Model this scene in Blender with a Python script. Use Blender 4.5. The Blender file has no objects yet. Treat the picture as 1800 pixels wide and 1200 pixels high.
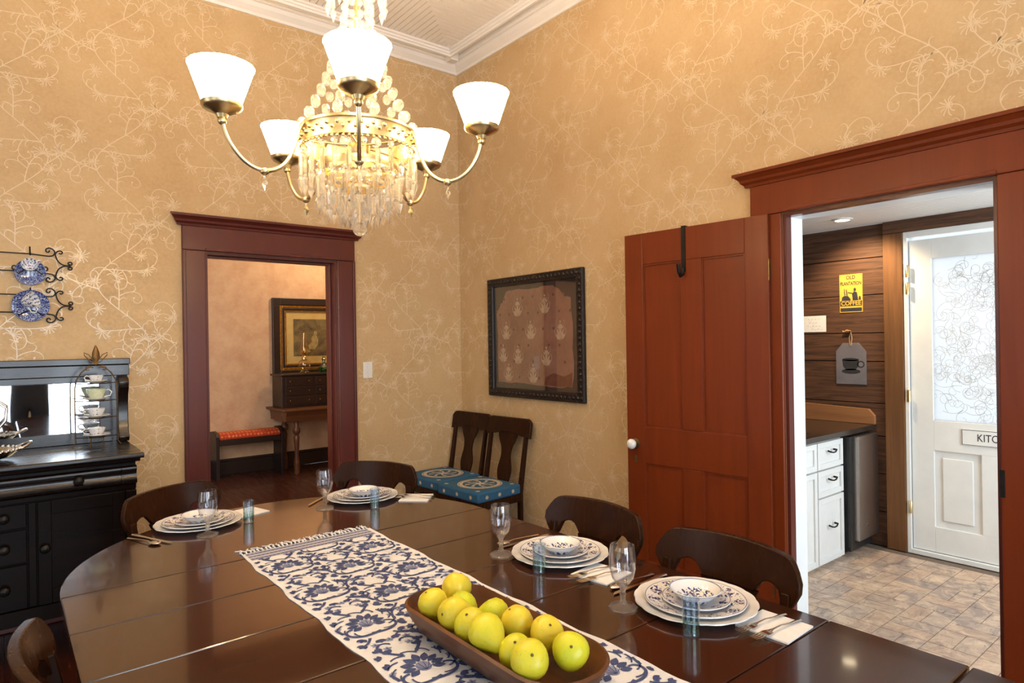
import bpy, bmesh, math, random
import numpy as np
from mathutils import Vector, Matrix
PI = math.pi
rnd = random.Random(7)
S = bpy.context.scene
COL = S.collection

# ------------------------------------------------------------------ camera
def cam_axes(yaw, pitch, roll):
    fw = Vector((math.sin(yaw)*math.cos(pitch), math.cos(yaw)*math.cos(pitch), math.sin(pitch)))
    rt = Vector((math.cos(yaw), -math.sin(yaw), 0)); up = rt.cross(fw)
    r2 = math.cos(roll)*rt + math.sin(roll)*up; u2 = -math.sin(roll)*rt + math.cos(roll)*up
    return r2, u2, fw
r_, u_, f_ = cam_axes(math.radians(38.76), math.radians(.06), math.radians(-.896))
cd = bpy.data.cameras.new('camera'); cam = bpy.data.objects.new('camera', cd); COL.objects.link(cam)
cd.sensor_width = 36; cd.lens = 22.5; cd.clip_start = .02
cam.matrix_world = Matrix(((r_.x, u_.x, -f_.x, -2.855), (r_.y, u_.y, -f_.y, -4.2), (r_.z, u_.z, -f_.z, 1.45), (0, 0, 0, 1)))
S.camera = cam
S.view_settings.view_transform = 'Standard'; S.view_settings.look = 'None'
S.view_settings.gamma = 1; S.view_settings.use_curve_mapping = False
S.view_settings.exposure = 0.25
S.cycles.max_bounces = 6; S.cycles.diffuse_bounces = 3; S.cycles.glossy_bounces = 3; S.cycles.transmission_bounces = 5; S.cycles.transparent_max_bounces = 10; S.cycles.adaptive_threshold = .03
# ------------------------------------------------------------------ world + daylight at the windows
w = bpy.data.worlds.new('world'); S.world = w; w.use_nodes = True
w.node_tree.nodes['Background'].inputs[0].default_value = (.75, .87, 1, 1)
w.node_tree.nodes['Background'].inputs[1].default_value = 1.0
def area(name, loc, direction, sx, sy, power, col):
    l = bpy.data.lights.new(name, 'AREA'); l.shape = 'RECTANGLE'; l.size = sx; l.size_y = sy; l.energy = power; l.color = col
    o = bpy.data.objects.new(name, l); COL.objects.link(o); o.location = loc
    o.rotation_euler = Vector(direction).to_track_quat('-Z', 'Z').to_euler(); return o
DAY = (.74, .87, 1.0)
WIN_FRONT = [(-4.95, -3.95), (-3.65, -2.68), (-2.32, -1.35)]      # x ranges of the windows in the wall behind the camera
WIN_LEFT = [(-2.6, -1.5), (-5.2, -4.0)]                           # y ranges in the left wall
WZ0, WZ1 = .30, 2.75
for i, (a, b) in enumerate(WIN_FRONT): area('daylight_front', ((a+b)/2, -6.86, (WZ0+WZ1)/2), (0, 1, -.05), b-a-.1, WZ1-WZ0-.1, (8, 44, 58)[i], DAY)
for i, (a, b) in enumerate(WIN_LEFT): area('daylight_left', (-5.36, (a+b)/2, (WZ0+WZ1)/2), (1, 0, -.05), b-a-.1, WZ1-WZ0-.1, 3, DAY)
area('daylight_kitchen', (1.05, -4.52, 1.35), (0, 1, -.1), 1.2, 1.5, 46, (.78, .91, 1))
area('daylight_pantry', (2.75, -3.0, 1.5), (-1, 0, 0), 1.4, 1.6, 7, (.95, .97, 1))
area('daylight_hall', (-2.3, .24, 1.7), (.35, 1, 0), 1.1, 1.8, 44, (.85, .92, 1))

# ------------------------------------------------------------------ materials
def lin(c):
    return tuple(((v/255)/12.92 if v/255 <= .04045 else ((v/255+.055)/1.055)**2.4) for v in c)
MATS = {}
class G:
    def __init__(s, name):
        s.m = bpy.data.materials.new(name); s.m.use_nodes = True; s.t = s.m.node_tree; s.t.nodes.clear()
        s.out = s.t.nodes.new('ShaderNodeOutputMaterial'); MATS[name] = s.m
    def n(s, typ, ins=None, **kw):
        nd = s.t.nodes.new('ShaderNode'+typ)
        for k, v in kw.items(): setattr(nd, k, v)
        for k, v in (ins or {}).items(): s.set(nd, k, v)
        return nd
    def set(s, nd, k, v):
        if isinstance(v, bpy.types.NodeSocket): s.t.links.new(v, nd.inputs[k])
        elif isinstance(v, bpy.types.Node): s.t.links.new(v.outputs[0], nd.inputs[k])
        else:
            if isinstance(v, tuple) and len(v) == 3 and nd.inputs[k].type == 'RGBA': v = (*v, 1)
            nd.inputs[k].default_value = v
    def m_(s, op, a, b=0., c=0.): return s.n('Math', {0: a, 1: b, 2: c}, operation=op).outputs[0]
    def obj(s): return s.n('TexCoord').outputs['Object']
    def mapping(s, vec, scale): return s.n('Mapping', {'Vector': vec, 'Scale': scale}).outputs[0]
    def noise(s, vec, scale, detail=4., rough=.6, dist=0.): return s.n('TexNoise', {'Vector': vec, 'Scale': scale, 'Detail': detail, 'Roughness': rough, 'Distortion': dist}).outputs[0]
    def mix(s, f, a, b):
        nd = s.n('MixRGB', {0: f, 1: a, 2: b}); return nd.outputs[0]
    def ramp(s, f, lo, hi): return s.n('MapRange', {0: f, 1: lo, 2: hi, 3: 0., 4: 1.}).outputs[0]
    def bump(s, h, strength=.2, dist=.002): return s.n('Bump', {'Height': h, 'Strength': strength, 'Distance': dist}).outputs[0]
    def bsdf(s, **k):
        nd = s.n('BsdfPrincipled', {a.replace('_', ' '): v for a, v in k.items()}); s.t.links.new(nd.outputs[0], s.out.inputs[0]); return nd
    def surf(s, sh): s.t.links.new(sh.outputs[0], s.out.inputs[0])
def simple(name, c1, c2=None, rough=.5, metal=0., scale=18., stretch=(1, 1, 1), spec=.5, coat=0., bumpk=0., det=4., lo=.3, hi=.7):
    g = G(name); c2 = c2 or tuple(v*.8 for v in c1)
    nz = g.noise(g.mapping(g.obj(), stretch), scale, det)
    k = dict(Base_Color=g.mix(g.ramp(nz, lo, hi), c1, c2), Roughness=rough, Metallic=metal, Specular_IOR_Level=spec, Coat_Weight=coat, Coat_Roughness=.08)
    if bumpk: k['Normal'] = g.bump(nz, bumpk)
    g.bsdf(**k); return g.m
def wood(name, c1, c2, rough=.35, axis=0, scale=5., coat=0., bumpk=.05, spec=.5):
    g = G(name); st = [14, 14, 14]; st[axis] = .8
    nz = g.noise(g.mapping(g.obj(), tuple(st)), scale*.35, 6., .65, .8)
    n2 = g.noise(g.obj(), 2.2, 2.)
    c = g.mix(g.ramp(nz, .3, .7), c1, c2); c = g.mix(g.m_('MULTIPLY', g.ramp(n2, .35, .7), .35), c, tuple(v*.6 for v in c1))
    g.bsdf(Base_Color=c, Roughness=g.m_('ADD', g.m_('MULTIPLY', nz, .12), rough-.06), Coat_Weight=coat, Coat_Roughness=.06, Specular_IOR_Level=spec, Normal=g.bump(nz, bumpk)); return g.m
def glassy(name, tint=(1, 1, 1), mixk=.5, rough=.0, ior=1.5, spec=1.):
    g = G(name); nz = g.noise(g.obj(), 9., 1.)
    t = g.n('BsdfTransparent', {'Color': g.mix(g.m_('MULTIPLY', nz, .15), tint, tuple(v*.9 for v in tint))})
    r = g.n('BsdfGlass', {'Color': tint, 'Roughness': rough, 'IOR': ior})
    g.surf(g.n('MixShader', {0: mixk, 1: t, 2: r})); return g.m
def thin(name, tint=(1, 1, 1), f0=.06, rough=.02):
    g = G(name); fr = g.n('LayerWeight', {'Blend': .5}); nz = g.noise(g.obj(), 14., 1.)
    fac = g.m_('ADD', g.m_('ADD', g.m_('MULTIPLY', g.m_('POWER', fr.outputs[1], 3.), .75), .05), g.m_('MULTIPLY', nz, f0))
    g.surf(g.n('MixShader', {0: fac, 1: g.n('BsdfTransparent', {'Color': tint}), 2: g.n('BsdfGlossy', {'Color': (1, 1, 1), 'Roughness': rough})})); return g.m
def emit(name, col, k, c2=None, scale=4.):
    g = G(name); nz = g.noise(g.obj(), scale, 2.)
    g.surf(g.n('Emission', {'Color': g.mix(nz, col, c2 or tuple(v*.9 for v in col)), 'Strength': k})); return g.m

# wallpaper: mottled warm tan
g = G('wallpaper'); o = g.obj()
c = g.mix(g.ramp(g.noise(o, 3.2, 6., .7), .3, .7), lin((204, 174, 130)), lin((189, 155, 109)))
c = g.mix(g.m_('MULTIPLY', g.ramp(g.noise(o, 55., 3., .7), .4, .7), .35), c, lin((213, 187, 146)))
g.bsdf(Base_Color=c, Roughness=.62, Specular_IOR_Level=.3, Normal=g.bump(g.noise(o, 260., 2.), .08))
simple('vine_print', lin((220, 197, 158)), lin((210, 185, 145)), rough=.28, scale=30., spec=.8)
g = G('hall_paper'); o = g.obj()
c = g.mix(g.ramp(g.noise(o, 5.5, 6., .75, .2), .3, .7), lin((212, 178, 140)), lin((192, 150, 116)))
g.bsdf(Base_Color=c, Roughness=.7, Specular_IOR_Level=.2)
wood('red_paint_cool_lit', lin((98, 40, 28)), lin((84, 32, 22)), rough=.3, axis=2, scale=3., bumpk=.06)  # one red paint with the next; bluish light is put into this colour
wood('red_paint_warm_lit', lin((120, 50, 18)), lin((106, 42, 13)), rough=.34, axis=2, scale=3., bumpk=.08, spec=.3)  # same red paint; warmer light is put into its colour
simple('white_paint', (.84, .80, .76), (.80, .76, .72), rough=.4, scale=6.)
simple('bead_paint', (.84, .79, .74), (.80, .75, .70), rough=.5, scale=5.)
simple('cool_white', (.80, .80, .78), (.74, .74, .73), rough=.35, scale=7.)
wood('floor_wood', lin((74, 34, 20)), lin((48, 22, 14)), rough=.28, axis=1, scale=4., coat=.25)
wood('table_wood', lin((62, 28, 13)), lin((42, 18, 9)), rough=.17, axis=0, scale=3.2, coat=.55, bumpk=.012, spec=.4)
wood('chair_wood', lin((56, 30, 14)), lin((38, 18, 9)), rough=.28, axis=2, scale=3., coat=.0, spec=.14)
wood('dark_oak', lin((26, 14, 10)), lin((13, 8, 6)), rough=.26, axis=0, scale=5., coat=.0, bumpk=.05, spec=.09)
wood('polished_oak', lin((30, 17, 12)), lin((16, 10, 8)), rough=.27, axis=0, scale=5., coat=.1, bumpk=.05, spec=.6)
wood('desk_wood', lin((110, 66, 34)), lin((70, 38, 20)), rough=.4, axis=0, scale=4.)
wood('chest_wood', lin((44, 26, 18)), lin((26, 15, 11)), rough=.4, axis=0, scale=4.)
wood('barn_plank', lin((112, 74, 50)), lin((30, 17, 11)), rough=.7, axis=1, scale=9., bumpk=.45)
wood('barn_post', lin((124, 82, 42)), lin((92, 56, 26)), rough=.7, axis=2, scale=6., bumpk=.25)
wood('splash_wood', lin((170, 118, 76)), lin((140, 92, 56)), rough=.5, axis=1, scale=5.)
wood('bowl_wood', lin((112, 66, 30)), lin((64, 34, 14)), rough=.42, axis=1, scale=5., bumpk=.12)
simple('counter_top', lin((46, 38, 34)), lin((70, 60, 54)), rough=.18, scale=140., lo=.5, hi=.75)
simple('steel', (.50, .46, .43), (.42, .39, .37), rough=.32, metal=1., scale=30., stretch=(1, 1, 40))
simple('black_plastic', (.012, .012, .013), (.02, .02, .02), rough=.35, scale=20.)
simple('black_iron', (.012, .01, .009), (.022, .018, .015), rough=.42, metal=.6, scale=40.)
simple('bronze_wire', lin((120, 88, 48)), lin((84, 58, 30)), rough=.4, metal=.9, scale=40.)
simple('brass', (.80, .64, .36), (.70, .54, .27), rough=.3, metal=1., scale=25.)
simple('old_brass', (.42, .32, .14), (.30, .22, .1), rough=.38, metal=1., scale=60.)
simple('silver', (.82, .80, .77), (.6, .57, .52), rough=.14, metal=1., scale=20.)
simple('porcelain', (.82, .82, .81), (.78, .78, .77), rough=.12, scale=9., coat=.4)
simple('paper_white', (.86, .86, .86), (.80, .80, .80), rough=.7, scale=40.)
simple('ink', (.02, .02, .025), (.04, .04, .045), rough=.6, scale=30.)
simple('linen', (.78, .79, .82), (.70, .71, .74), rough=.9, scale=500., bumpk=.3)
simple('navy_weave', lin((70, 82, 128)), lin((50, 60, 104)), rough=.9, scale=420., lo=.4, hi=.6)
simple('pale_weave', lin((150, 158, 190)), lin((120, 128, 165)), rough=.9, scale=420., lo=.4, hi=.6)
simple('grey_weave', lin((128, 132, 158)), lin((150, 152, 176)), rough=.9, scale=300., lo=.4, hi=.6)
simple('ivory_knob', (.85, .84, .82), (.78, .77, .75), rough=.1, scale=8.)
simple('switch_plate', (.80, .78, .74), (.76, .74, .70), rough=.35, scale=10.)
simple('denim', (.012, .014, .022), (.02, .022, .032), rough=.85, scale=120.)
simple('skin', lin((214, 160, 132)), lin((200, 142, 116)), rough=.55, scale=20.)
simple('hair', lin((60, 42, 30)), lin((40, 28, 20)), rough=.5, scale=60., stretch=(1, 1, .1))
simple('backing', lin((58, 46, 38)), lin((40, 32, 27)), rough=.8, scale=14.)
simple('rust_paper', lin((128, 70, 40)), lin((104, 54, 32)), rough=.85, scale=16.)
simple('cream_print', lin((206, 178, 150)), lin((180, 148, 122)), rough=.8, scale=30.)
simple('dark_print', lin((96, 62, 50)), lin((80, 50, 40)), rough=.8, scale=30.)
g = G('old_paper'); o = g.obj()
c = g.mix(g.ramp(g.noise(o, 3.5, 6., .7), .35, .65), lin((164, 118, 96)), lin((132, 88, 68)))
c = g.mix(g.ramp(g.noise(o, 9., 5., .8, 1.), .62, .72), c, lin((110, 66, 44))); g.bsdf(Base_Color=c, Roughness=.85)
g = G('carved_frame'); o = g.obj()
g.bsdf(Base_Color=g.mix(g.noise(o, 30.), lin((36, 22, 18)), lin((20, 13, 11))), Roughness=.35, Normal=g.bump(g.noise(o, 70., 2.), .5, .004))
simple('gilt', lin((190, 140, 52)), lin((140, 96, 34)), rough=.3, metal=.8, scale=40.)
simple('mat_board', lin((222, 190, 120)), lin((206, 172, 100)), rough=.8, scale=12.)
g = G('engraving'); o = g.obj()
nz = g.noise(o, 4.2, 8., .72, 1.2)
c = g.mix(g.ramp(nz, .36, .64), lin((58, 50, 32)), lin((150, 128, 78))); g.bsdf(Base_Color=c, Roughness=.8)
simple('figure_print', lin((196, 174, 116)), lin((150, 128, 78)), rough=.8, scale=25.)
# needlepoint: blue ground
simple('blue_needle', lin((52, 104, 138)), lin((36, 84, 118)), rough=.9, scale=260., bumpk=.35, lo=.4, hi=.6)
simple('cream_needle', lin((222, 208, 182)), lin((190, 170, 140)), rough=.9, scale=200., lo=.4, hi=.6)
g = G('red_needle'); o = g.obj()
vo = g.n('TexVoronoi', {'Vector': g.mapping(o, (1, 1, 1)), 'Scale': 26., 'Randomness': .15}).outputs[0]
c = g.mix(g.ramp(vo, .42, .34), lin((178, 58, 26)), lin((214, 130, 66))); g.bsdf(Base_Color=c, Roughness=.85)
g = G('pear_skin'); o = g.obj()
c = g.mix(g.ramp(g.noise(o, 14., 3.), .35, .7), lin((222, 216, 44)), lin((196, 208, 40)))
c = g.mix(g.ramp(g.n('ObjectInfo').outputs['Random'], .2, 1.), c, lin((232, 210, 60)))
c = g.mix(g.ramp(g.noise(o, 420., 1.), .70, .76), c, lin((150, 140, 40)))
g.bsdf(Base_Color=c, Roughness=.38, Subsurface_Weight=.1, Subsurface_Radius=(.01, .008, .003), Subsurface_Scale=.5)
simple('pear_calyx', lin((128, 112, 48)), lin((96, 80, 36)), rough=.8)
simple('pear_stem', lin((84, 58, 30)), lin((56, 38, 20)), rough=.8)
def china(name, bands, rim, thresh=.525, scale=75., ground=(.82, .82, .82), ink=lin((38, 52, 112)), mid=None):
    g = G(name); o = g.obj(); xyz = g.n('SeparateXYZ', {0: o})
    r = g.m_('SQRT', g.m_('ADD', g.m_('POWER', xyz.outputs[0], 2.), g.m_('POWER', xyz.outputs[1], 2.)))
    th = g.m_('ARCTAN2', xyz.outputs[1], xyz.outputs[0])
    nz = g.noise(o, scale, 2.5, .55, 1.6)
    pet = g.m_('ADD', nz, g.m_('MULTIPLY', g.m_('SINE', g.m_('MULTIPLY', th, 11.)), .07 if ground[2] > .83 or ground[0] > .8 else 0.))
    ms = None
    for a, b in bands:
        k = g.m_('MULTIPLY', g.m_('GREATER_THAN', r, a), g.m_('LESS_THAN', r, b)); ms = k if ms is None else g.m_('MAXIMUM', ms, k)
    ms = g.m_('MULTIPLY', ms, g.ramp(pet, thresh, thresh+.03))
    for q in rim: ms = g.m_('MAXIMUM', ms, g.m_('MULTIPLY', g.m_('LESS_THAN', g.m_('ABSOLUTE', g.m_('SUBTRACT', r, q)), .0011), .75))
    g.bsdf(Base_Color=g.mix(ms, ground, ink), Roughness=.12, Coat_Weight=.4); return g.m
china('china_dinner', [(.088, .121)], [.1262, .083])
china('china_dessert', [(.058, .081)], [.0845])
china('china_bowl', [(.0, .046)], [.064], thresh=.52, scale=85.)
china('china_blue', [(0, .3)], [], thresh=.44, scale=150., ground=(.50, .58, .74), ink=lin((36, 56, 128)))
china('cup_blue', [(0, .3)], [], thresh=.53, scale=110., ground=(.80, .82, .85), ink=lin((40, 60, 130)))
china('cup_flower', [(.0, .1)], [], thresh=.66, scale=60., ink=lin((80, 76, 96)))
simple('cup_green', lin((206, 214, 170)), lin((226, 230, 200)), rough=.15, scale=60.)
thin('goblet_glass', (.97, .98, 1), .05)
glassy('cut_glass', (.98, .985, 1), .55)
g = G('crystal'); nz = g.noise(g.obj(), 40., 1.)
a_ = g.n('MixShader', {0: .5, 1: g.n('BsdfTransparent', {'Color': (1, 1, 1, 1)}), 2: g.n('BsdfGlass', {'Color': (1, .99, .97, 1), 'Roughness': 0., 'IOR': 1.5})})
g.surf(g.n('MixShader', {0: g.m_('ADD', g.m_('MULTIPLY', nz, .2), .10), 1: a_, 2: g.n('BsdfTranslucent', {'Color': (.95, .94, .92, 1)})}))
thin('blue_glass', (.84, .91, .98), .10)
thin('green_print', (.55, .78, .55), .12, .25)
thin('lamp_glass', (.95, .86, .62), .10)
thin('green_glass', (.12, .55, .16), .2)
thin('pane_glass', (.96, .97, .97), .01)
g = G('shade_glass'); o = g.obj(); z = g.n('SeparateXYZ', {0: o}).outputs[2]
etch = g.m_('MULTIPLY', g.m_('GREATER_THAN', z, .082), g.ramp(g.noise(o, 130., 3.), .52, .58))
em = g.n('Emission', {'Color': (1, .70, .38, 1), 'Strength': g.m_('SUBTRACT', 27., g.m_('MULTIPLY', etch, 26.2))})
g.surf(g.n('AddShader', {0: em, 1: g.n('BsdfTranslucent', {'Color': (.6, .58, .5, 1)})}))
g = G('mirror'); g.surf(g.n('BsdfGlossy', {'Color': g.mix(g.noise(g.obj(), 3.), (.84, .88, .92), (.80, .85, .9)), 'Roughness': .015}))
emit('window_light', (.86, .93, 1), 2.)
emit('downlight_glow', (1, .80, .52), 14.)
emit('bulb_glow', (1, .78, .5), 10.)
emit('bulb_filament', (1, .74, .48), 1900.)
g = G('frosted'); o = g.obj()
g.surf(g.n('MixShader', {0: .22, 1: g.n('BsdfTranslucent', {'Color': (.95, .96, .96, 1)}), 2: g.n('BsdfGlossy', {'Color': (.9, .9, .9, 1), 'Roughness': .25, 'Normal': g.bump(g.noise(o, 30., 3.), .6, .004)})}))
simple('frost_relief', (.5, .5, .49), (.62, .62, .62), rough=.12, scale=30., spec=1.)
simple('tin_yellow', lin((226, 186, 84)), lin((210, 166, 66)), rough=.35, scale=12.)
simple('galvanized', (.34, .32, .36), (.26, .25, .29), rough=.34, metal=.5, scale=9.)
simple('twine', lin((186, 150, 104)), lin((150, 116, 76)), rough=.95, scale=90.)
simple('cookie', lin((214, 180, 130)), lin((188, 146, 96)), rough=.8, scale=60.)
simple('grout', lin((120, 102, 88)), lin((100, 86, 76)), rough=.85, scale=40.)
g = G('brick_vinyl'); o = g.n('NewGeometry').outputs['Position']
rv = g.n('ObjectInfo').outputs['Random']
c = g.mix(rv, lin((172, 142, 120)), lin((146, 130, 122)))
c = g.mix(g.ramp(g.noise(g.mapping(o, (5, 5, 5)), 1.6, 6., .75, 1.), .42, .66), c, lin((214, 186, 158)))
c = g.mix(g.ramp(g.noise(g.mapping(o, (3, 9, 3)), 2.2, 6., .8, 1.5), .56, .70), c, lin((96, 86, 84)))
g.bsdf(Base_Color=c, Roughness=.42, Normal=g.bump(g.noise(o, 60., 4.), .15))

# ------------------------------------------------------------------ mesh helpers
class MB:
    def __init__(s): s.v = []; s.f = []
    def add(s, vs, fs):
        o = len(s.v); s.v += [tuple(p) for p in vs]; s.f += [tuple(i+o for i in q) for q in fs]; return s
    def box(s, x0, x1, y0, y1, z0, z1):
        x0, x1 = min(x0, x1), max(x0, x1); y0, y1 = min(y0, y1), max(y0, y1); z0, z1 = min(z0, z1), max(z0, z1)
        return s.add([(x0,y0,z0),(x1,y0,z0),(x1,y1,z0),(x0,y1,z0),(x0,y0,z1),(x1,y0,z1),(x1,y1,z1),(x0,y1,z1)],
                     [(0,3,2,1),(4,5,6,7),(0,1,5,4),(1,2,6,5),(2,3,7,6),(3,0,4,7)])
    def prism(s, poly, axis, a0, a1):
        """poly: 2-d outline in the plane normal to axis: x->(y,z), y->(x,z), z->(x,y)"""
        n = len(poly); A = sum(poly[i][0]*poly[(i+1) % n][1]-poly[(i+1) % n][0]*poly[i][1] for i in range(n))
        if A < 0: poly = poly[::-1]
        P = {'x': lambda q, a: (a, q[0], q[1]), 'y': lambda q, a: (q[0], a, q[1]), 'z': lambda q, a: (q[0], q[1], a)}[axis]
        if axis == 'y': a0, a1 = max(a0, a1), min(a0, a1)
        else: a0, a1 = min(a0, a1), max(a0, a1)
        vs = [P(q, a0) for q in poly]+[P(q, a1) for q in poly]
        fs = [tuple(range(n))[::-1], tuple(range(n, 2*n))]+[(i, (i+1) % n, n+(i+1) % n, n+i) for i in range(n)]
        return s.add(vs, fs)
    def lathe(s, prof, n=24, c=(0, 0, 0), scal=None, ax=None, a0=0.):
        """prof: (r,z) from bottom outside .. ; scal(theta,i) radius factor; ax: Matrix to orient"""
        vs = []; fs = []
        for i, (r, z) in enumerate(prof):
            for k in range(n):
                t = a0+2*PI*k/n; q = r*(scal(t, i) if scal else 1.)
                p = Vector((q*math.cos(t), q*math.sin(t), z))
                if ax: p = ax @ p
                vs.append((p.x+c[0], p.y+c[1], p.z+c[2]))
        for i in range(len(prof)-1):
            for k in range(n): fs.append((i*n+k, i*n+(k+1) % n, (i+1)*n+(k+1) % n, (i+1)*n+k))
        m = len(prof)-1
        if prof[0][0] > 1e-6: fs.append(tuple(range(n))[::-1])
        if prof[m][0] > 1e-6: fs.append(tuple(m*n+k for k in range(n)))
        return s.add(vs, fs)
    def shell(s, prof, n=24, c=(0, 0, 0), scal=None):
        """closed profile ring (no caps)"""
        vs = []; fs = []; m = len(prof)
        for i, (r, z) in enumerate(prof):
            for k in range(n):
                t = 2*PI*k/n; q = r*(scal(t, i) if scal else 1.); vs.append((q*math.cos(t)+c[0], q*math.sin(t)+c[1], z+c[2]))
        for i in range(m):
            j = (i+1) % m
            for k in range(n): fs.append((i*n+k, i*n+(k+1) % n, j*n+(k+1) % n, j*n+k))
        return s.add(vs, fs)
    def tube(s, pts, r, n=8, flat=1., closed=False, up=None):
        pts = [Vector(p) for p in pts]; m = len(pts)
        rs = r if isinstance(r, (list, tuple)) else [r]*m
        vs = []; fs = []; nrm = None
        for i, p in enumerate(pts):
            if closed: t = pts[(i+1) % m]-pts[i-1]
            else: t = pts[min(i+1, m-1)]-pts[max(i-1, 0)]
            t.normalize()
            if nrm is None:
                nrm = Vector(up) if up else (Vector((0, 0, 1)) if abs(t.z) < .9 else Vector((1, 0, 0)))
            nrm = nrm-t*nrm.dot(t)
            if nrm.length < 1e-6: nrm = t.orthogonal()
            nrm.normalize(); b = t.cross(nrm)
            for k in range(n):
                a = 2*PI*k/n; q = p+(nrm*math.cos(a)*flat+b*math.sin(a))*rs[i]; vs.append(q)
        for i in range(m if closed else m-1):
            j = (i+1) % m
            for k in range(n): fs.append((i*n+k, i*n+(k+1) % n, j*n+(k+1) % n, j*n+k))
        if not closed: fs += [tuple(range(n))[::-1], tuple((m-1)*n+k for k in range(n))]
        return s.add(vs, fs)
    def sphere(s, c, r, n=12, m=8, sq=(1, 1, 1)):
        pr = [(max(1e-7, math.sin(PI*i/m)), -math.cos(PI*i/m)) for i in range(m+1)]
        vs = []; fs = []
        for a, z in pr:
            for k in range(n): vs.append((c[0]+r*sq[0]*a*math.cos(2*PI*k/n), c[1]+r*sq[1]*a*math.sin(2*PI*k/n), c[2]+r*sq[2]*z))
        for i in range(m):
            for k in range(n): fs.append((i*n+k, i*n+(k+1) % n, (i+1)*n+(k+1) % n, (i+1)*n+k))
        return s.add(vs, fs)
    def xform(s, M): s.v = [tuple(M @ Vector(p)) for p in s.v]; return s
    def mesh(s, name, m, smooth=None):
        me = bpy.data.meshes.new(name); me.from_pydata(s.v, [], s.f)
        me.materials.append(MATS[m])
        if smooth is not None:
            me.polygons.foreach_set('use_smooth', [True]*len(me.polygons)); me.set_sharp_from_angle(angle=math.radians(smooth))
        me.update(); return me
    def build(s, name, m, parent=None, smooth=None, bevel=0., loc=None, rz=0.):
        return link(name, s.mesh(name, m, smooth), parent, bevel, loc, rz)
def link(name, me, parent=None, bevel=0., loc=None, rz=0.):
    o = bpy.data.objects.new(name, me); COL.objects.link(o)
    if parent: o.parent = parent
    if loc is not None: o.location = loc
    if rz: o.rotation_euler = (0, 0, rz)
    if bevel:
        b = o.modifiers.new('bevel', 'BEVEL'); b.width = bevel; b.segments = 2; b.limit_method = 'ANGLE'; b.angle_limit = math.radians(40)
    return o
def tag(o, label, cat, group=None):
    o['label'] = label; o['category'] = cat
    if group: o['group'] = group
    return o
def thing(name, label, cat, loc=(0, 0, 0), rz=0., group=None):
    o = bpy.data.objects.new(name, None); o.empty_display_size = .05; COL.objects.link(o); o.location = loc; o.rotation_euler = (0, 0, rz)
    return tag(o, label, cat, group)
def struct(o, label=None):
    o['kind'] = 'structure'
    if label: o['label'] = label
    return o
def stuff(o): o['kind'] = 'stuff'; return o
def dup(root, loc, rz=0., label=None, rot=None):
    r = root.copy(); COL.objects.link(r); r.location = loc; r.rotation_euler = rot or (0, 0, rz)
    if label: r['label'] = label
    for ch in root.children:
        c = ch.copy(); COL.objects.link(c); c.parent = r
        for g2 in ch.children:
            d = g2.copy(); COL.objects.link(d); d.parent = c
    return r
def B(x0, x1, y0, y1, z0, z1): return MB().box(x0, x1, y0, y1, z0, z1)
def empty_struct(name, label):
    o = bpy.data.objects.new(name, None); o.empty_display_size = .05; COL.objects.link(o); return struct(o, label)

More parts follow.
